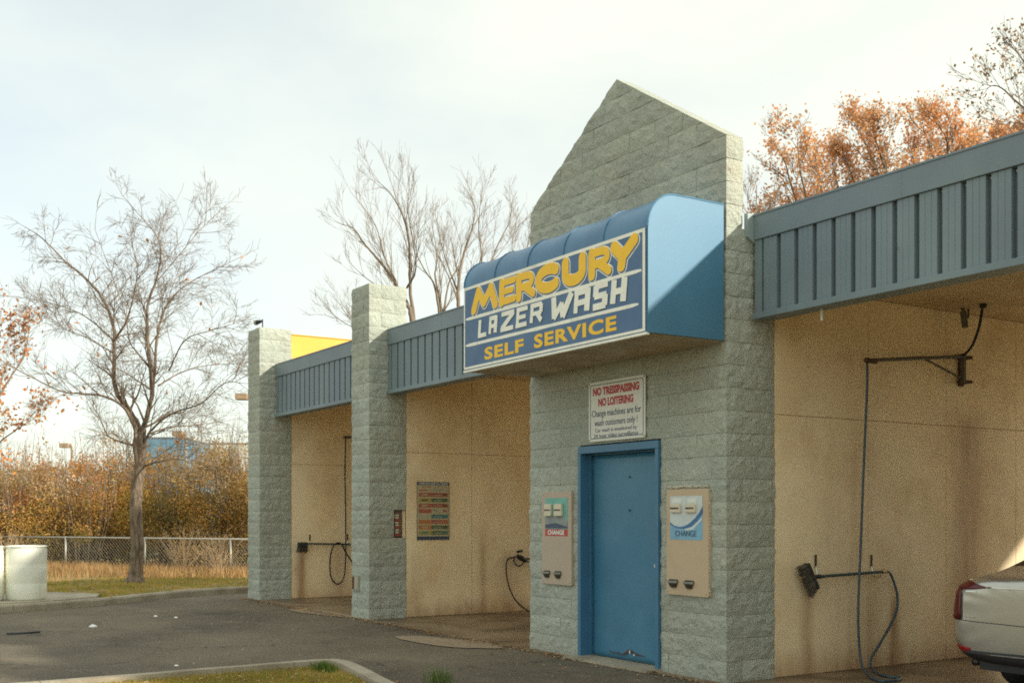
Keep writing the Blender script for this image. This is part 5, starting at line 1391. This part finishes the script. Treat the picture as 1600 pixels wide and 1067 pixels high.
# verge grass
pts = []
for i in range(95000):
    j = rnd.randrange(len(rs)); p = rs[j]
    if not -2 < p.y < 14: continue
    d = rnd.uniform(.18,5.5) if rnd.random() < .6 else rnd.uniform(5,10.5); x = p.x-d*.99+rnd.uniform(-.3,.1); y = p.y+d*.12+rnd.uniform(-.3,.3)
    if noise.noise(Vector((x*.9,y*.9,2))) < -.25+rnd.uniform(-.1,.1): continue
    if -21.6 < x < -18.9 and y < 4.5: continue
    pts.append((x,y,verge_z(x,y)-.01))
blades('verge_grass', LV['grass'], pts, .03, .08, .014, rnd, .8, label='short yellow-green grass along the kerb by the fence', cat='grass')
pts = []
nrm = Vector((-fd.y, fd.x, 0)); 
if nrm.dot(Vector((FX,FY,0))) > 0: nrm = -nrm    # towards camera
for i in range(26000):
    t = rnd.uniform(0,FLn); d = abs(rnd.gauss(0,1.6))-.4; c = F0+fd*t+nrm*d
    if noise.noise(Vector((t*.8,d*.9,0))) < rnd.uniform(-.5,.35): continue
    pts.append((c.x,c.y,-.17))
blades('dry_grass', LV['dry'], pts, .08, .42, .014, rnd, .6, label='tall straw-coloured dry grass along the foot of the fence', cat='grass')
# bare stalky shrubs by the fence
def stalks(px, label, seed):
    rnd = random.Random(seed); c = fpt(px)+nrm*.5; e = empty('dry_stalk_bush', (c.x,c.y,-.15), label, 'bush', 'dry leafless bushes in front of the fence'); m = MB()
    for k in range(26):
        a_ = rnd.uniform(0,6.28); l = rnd.uniform(.6,1.25); sp = rnd.uniform(.1,.7); top = c+Vector((sp*math.cos(a_),sp*math.sin(a_),l)); m.tube(spl([c+Vector((rnd.gauss(0,.05),rnd.gauss(0,.05),-.02)), c.lerp(top,.5)+Vector((0,0,.08)), top],3), [.010,.009,.008,.007,.005,.004,.003], 3, False)
        for _ in range(4):
            s0 = c.lerp(top,rnd.uniform(.4,1)); d = Vector((rnd.gauss(0,1),rnd.gauss(0,1),1.4)).normalized(); m.tube([s0,s0+d*.3], [.004,.002], 3, False)
    m.build('stalks', mat('pale_stalks', (.45,.33,.2), .9), e)
stalks(305, 'spiky dry bush before the fence, right of the post behind the tree', 1); stalks(362, 'spiky dry bush before the fence beside the far pillar', 2); stalks(30, 'spiky dry bush at the fence behind the white drum', 3)
# fallen leaves
m = MB(); rnd = random.Random(9)
for i in range(9000):
    r_ = rnd.random()
    if r_ < .62:
        j = rnd.randrange(len(rs)); p = rs[j]
        if not -2 < p.y < 14: continue
        d = rnd.gauss(5.0,2.0); x = p.x-d; y = p.y+d*.1
        if x > -21.6 and y < 4.7: continue
        z = verge_z(x,y)+.02
    elif r_ < .72: x = rnd.uniform(-10.05,-7); y = rnd.uniform(1.5,4.15); z = .07
    elif r_ < .84: x = rnd.uniform(-20,-5); y = 6.93-abs(rnd.gauss(0,.12)); z = .012
    else: x = rnd.uniform(-19,-6); y = rnd.uniform(3,6.9)**1.0; z = .012
    if r_ >= .84 and inside_island(x, y-.2): z = .07
    s_ = rnd.uniform(.012,.04)*(1.8 if r_ < .62 else (.8 if r_ < .84 else .4)); a_ = rnd.uniform(0,6.28); b_ = a_+PI/2
    k = len(m.v); m.v += [(x+s_*math.cos(a_),y+s_*math.sin(a_),z+rnd.uniform(0,.012)),(x+s_*.5*math.cos(b_),y+s_*.5*math.sin(b_),z+rnd.uniform(0,.012)),(x-s_*math.cos(a_),y-s_*math.sin(a_),z),(x-s_*.5*math.cos(b_),y-s_*.5*math.sin(b_),z+rnd.uniform(0,.01))]; m.f.append((k,k+1,k+2,k+3))
tag(m.build('fallen_leaves', LV['litter']), 'small dry fallen leaves scattered over the verge and asphalt', 'leaves', kind='stuff')
m = MB()
for i in range(2200):
    x = rnd.uniform(-19,-5); y = rnd.uniform(2.5,6.95) if rnd.random() < .6 else 6.9-abs(rnd.gauss(0,.25))
    if inside_island(x,y-.15): continue
    s_ = rnd.uniform(.003,.009); m.add([(x-s_,y,0),(x+s_,y-s_,0),(x+s_*.5,y+s_,0),(x,y,s_*1.3)], [(0,1,3),(1,2,3),(2,0,3)])
tag(m.build('loose_grit', mat('pale_grit', (.25,.21,.16), .9, .3, 40)), 'fine pale grit scattered over the asphalt', 'grit', kind='stuff')
def litter(px, py, s_, label, seed, name='paper_scrap'):
    p = onZ(px,py,0); rnd = random.Random(seed); bm = bmesh.new(); bmesh.ops.create_icosphere(bm, subdivisions=2, radius=s_)
    for v in bm.verts: v.co = Vector((v.co.x*1.5*rnd.uniform(.75,1.2), v.co.y*rnd.uniform(.7,1.2), abs(v.co.z)*.55*rnd.uniform(.5,1.3)))+Vector((p.x,p.y,.003))
    me = bpy.data.meshes.new(name); bm.to_mesh(me); bm.free(); o = link(name, me, M['paper']); tag(o, label, 'litter', 'white litter on the asphalt')
litter(146,979,.055,'largest crumpled white scrap on the asphalt below the bare tree',1); litter(275,965,.03,'small white scrap on the asphalt right of the tree trunk line',2); litter(243,963,.03,'flat white scrap on the asphalt just left of the small one',3); litter(276,1040,.022,'small white scrap beside the island kerb near the bottom edge',4)
m = MB(); a0 = onZ(10,990,.01); a1 = onZ(62,987,.01); m.tube(spl([a0, a0.lerp(a1,.5)+Vector((.03,0,0)), a1],5), .018, 5); tag(m.build('dark_stick', M['black']), 'thin dark strip lying on the asphalt below the drums', 'stick')

# ------------------------------------------------------------------ far lamps and buildings
def lamp_post(px, py, D, w_, label, hx=1):
    q = atD(px, py, D); e = empty('parking_lamp', (q.x,q.y,-.16), label, 'street lamp', 'parking lot lamps'); r3 = Vector((RX,RY,0))
    m = MB(); m.tube([Vector((q.x,q.y,-.16)), q+Vector((0,0,-.05))], [.11,.07], 8); m.build('pole', M['lamp'], e)
    c = q-r3*w_*.75*hx; m = MB(); f3 = Vector((FX,FY,0)); vs = [c+r3*a_*w_/2+f3*b_*w_/2+Vector((0,0,z)) for z in (-w_*.25,w_*.25) for a_, b_ in ((-1,-1),(1,-1),(1,1),(-1,1))]
    m.add(vs, [(0,3,2,1),(4,5,6,7),(0,1,5,4),(1,2,6,5),(2,3,7,6),(3,0,4,7)]); m.build('lamp_head', M['lamp'], e, bevel=.02)
    m = MB(); m.tube([c+r3*w_*.4*hx, q+Vector((0,0,0))], .04, 6); m.build('lamp_arm', M['lamp'], e)
lamp_post(392,620,60,.62,'square brown parking lamp head peeking out left of the far pillar')
lamp_post(112,696,80,.62,'distant parking lamp left of the bare tree trunk'); lamp_post(290,678,80,.68,'distant parking lamp right of the bare tree trunk')
def far_building(name, x0, x1, ytop, D, mt, label, depth=25, band=None, win=None):
    a_ = atD(x0, 806, D); b_ = atD(x1, 806, D); zt = CH+(806-ytop)/1770*D; f3 = Vector((FX,FY,0)); e = empty(name, ((a_.x+b_.x)/2,(a_.y+b_.y)/2,-.16), label, 'building')
    m = MB(); c = [a_, b_, b_+f3*depth, a_+f3*depth]; vs = [Vector((p.x,p.y,-.2)) for p in c]+[Vector((p.x,p.y,zt)) for p in c]
    m.add(vs, [(0,1,5,4),(1,2,6,5),(2,3,7,6),(3,0,4,7)]); m.build('wall', mt, e)
    m = MB(); m.add([v+Vector((0,0,.02)) for v in vs[4:]]+[v-Vector((0,0,.2)) for v in vs[4:]], [(0,1,2,3),(4,5,1,0),(5,6,2,1),(6,7,3,2),(7,4,0,3)]); m.build('roof', M['roof'], e)
    if band:
        z0_, z1_, bm2, u0, u1 = band; r3 = (b_-a_); p0 = a_+r3*u0-f3*.2; p1 = a_+r3*u1-f3*.2; q = MB()
        q.add([Vector((p0.x,p0.y,z0_)),Vector((p1.x,p1.y,z0_)),Vector((p1.x,p1.y,z1_)),Vector((p0.x,p0.y,z1_))]+[Vector((p.x,p.y,z))+f3*.19 for p, z in ((p0,z0_),(p1,z0_),(p1,z1_),(p0,z1_))], [(0,1,2,3),(0,4,5,1),(1,5,6,2),(2,6,7,3),(3,7,4,0)]); q.build('sign_band', bm2, e)
far_building('store_building', 226, 286, 683, 110, M['bluewall'], 'flat-roofed blue store front far behind the bare tree trunk')
far_building('store_building', 300, 420, 692, 120, M['whitewall'], 'pale store building glimpsed through the shrubs beside the far pillar')
far_building('store_building', -160, 60, 735, 125, M['whitewall'], 'long pale low building glimpsed through shrubs at the far left')
# distant wooded edge closing the horizon
m = MB(); rnd = random.Random(12)
for i in range(26000):
    px = rnd.uniform(-900,2700); D = rnd.uniform(170,210); q = atD(px, 806, D); h = 7+3.5*noise.noise(Vector((px*.004,1,0)))+1.5*noise.noise(Vector((px*.03,1,0)))
    leafquads(m, [Vector((q.x,q.y,rnd.uniform(-.2,max(1,h))))], rnd, 1.5, 1, .3)
tag(m.build('far_woods', LV['olive']), 'distant low line of brownish woods on the horizon', 'woods', kind='stuff')
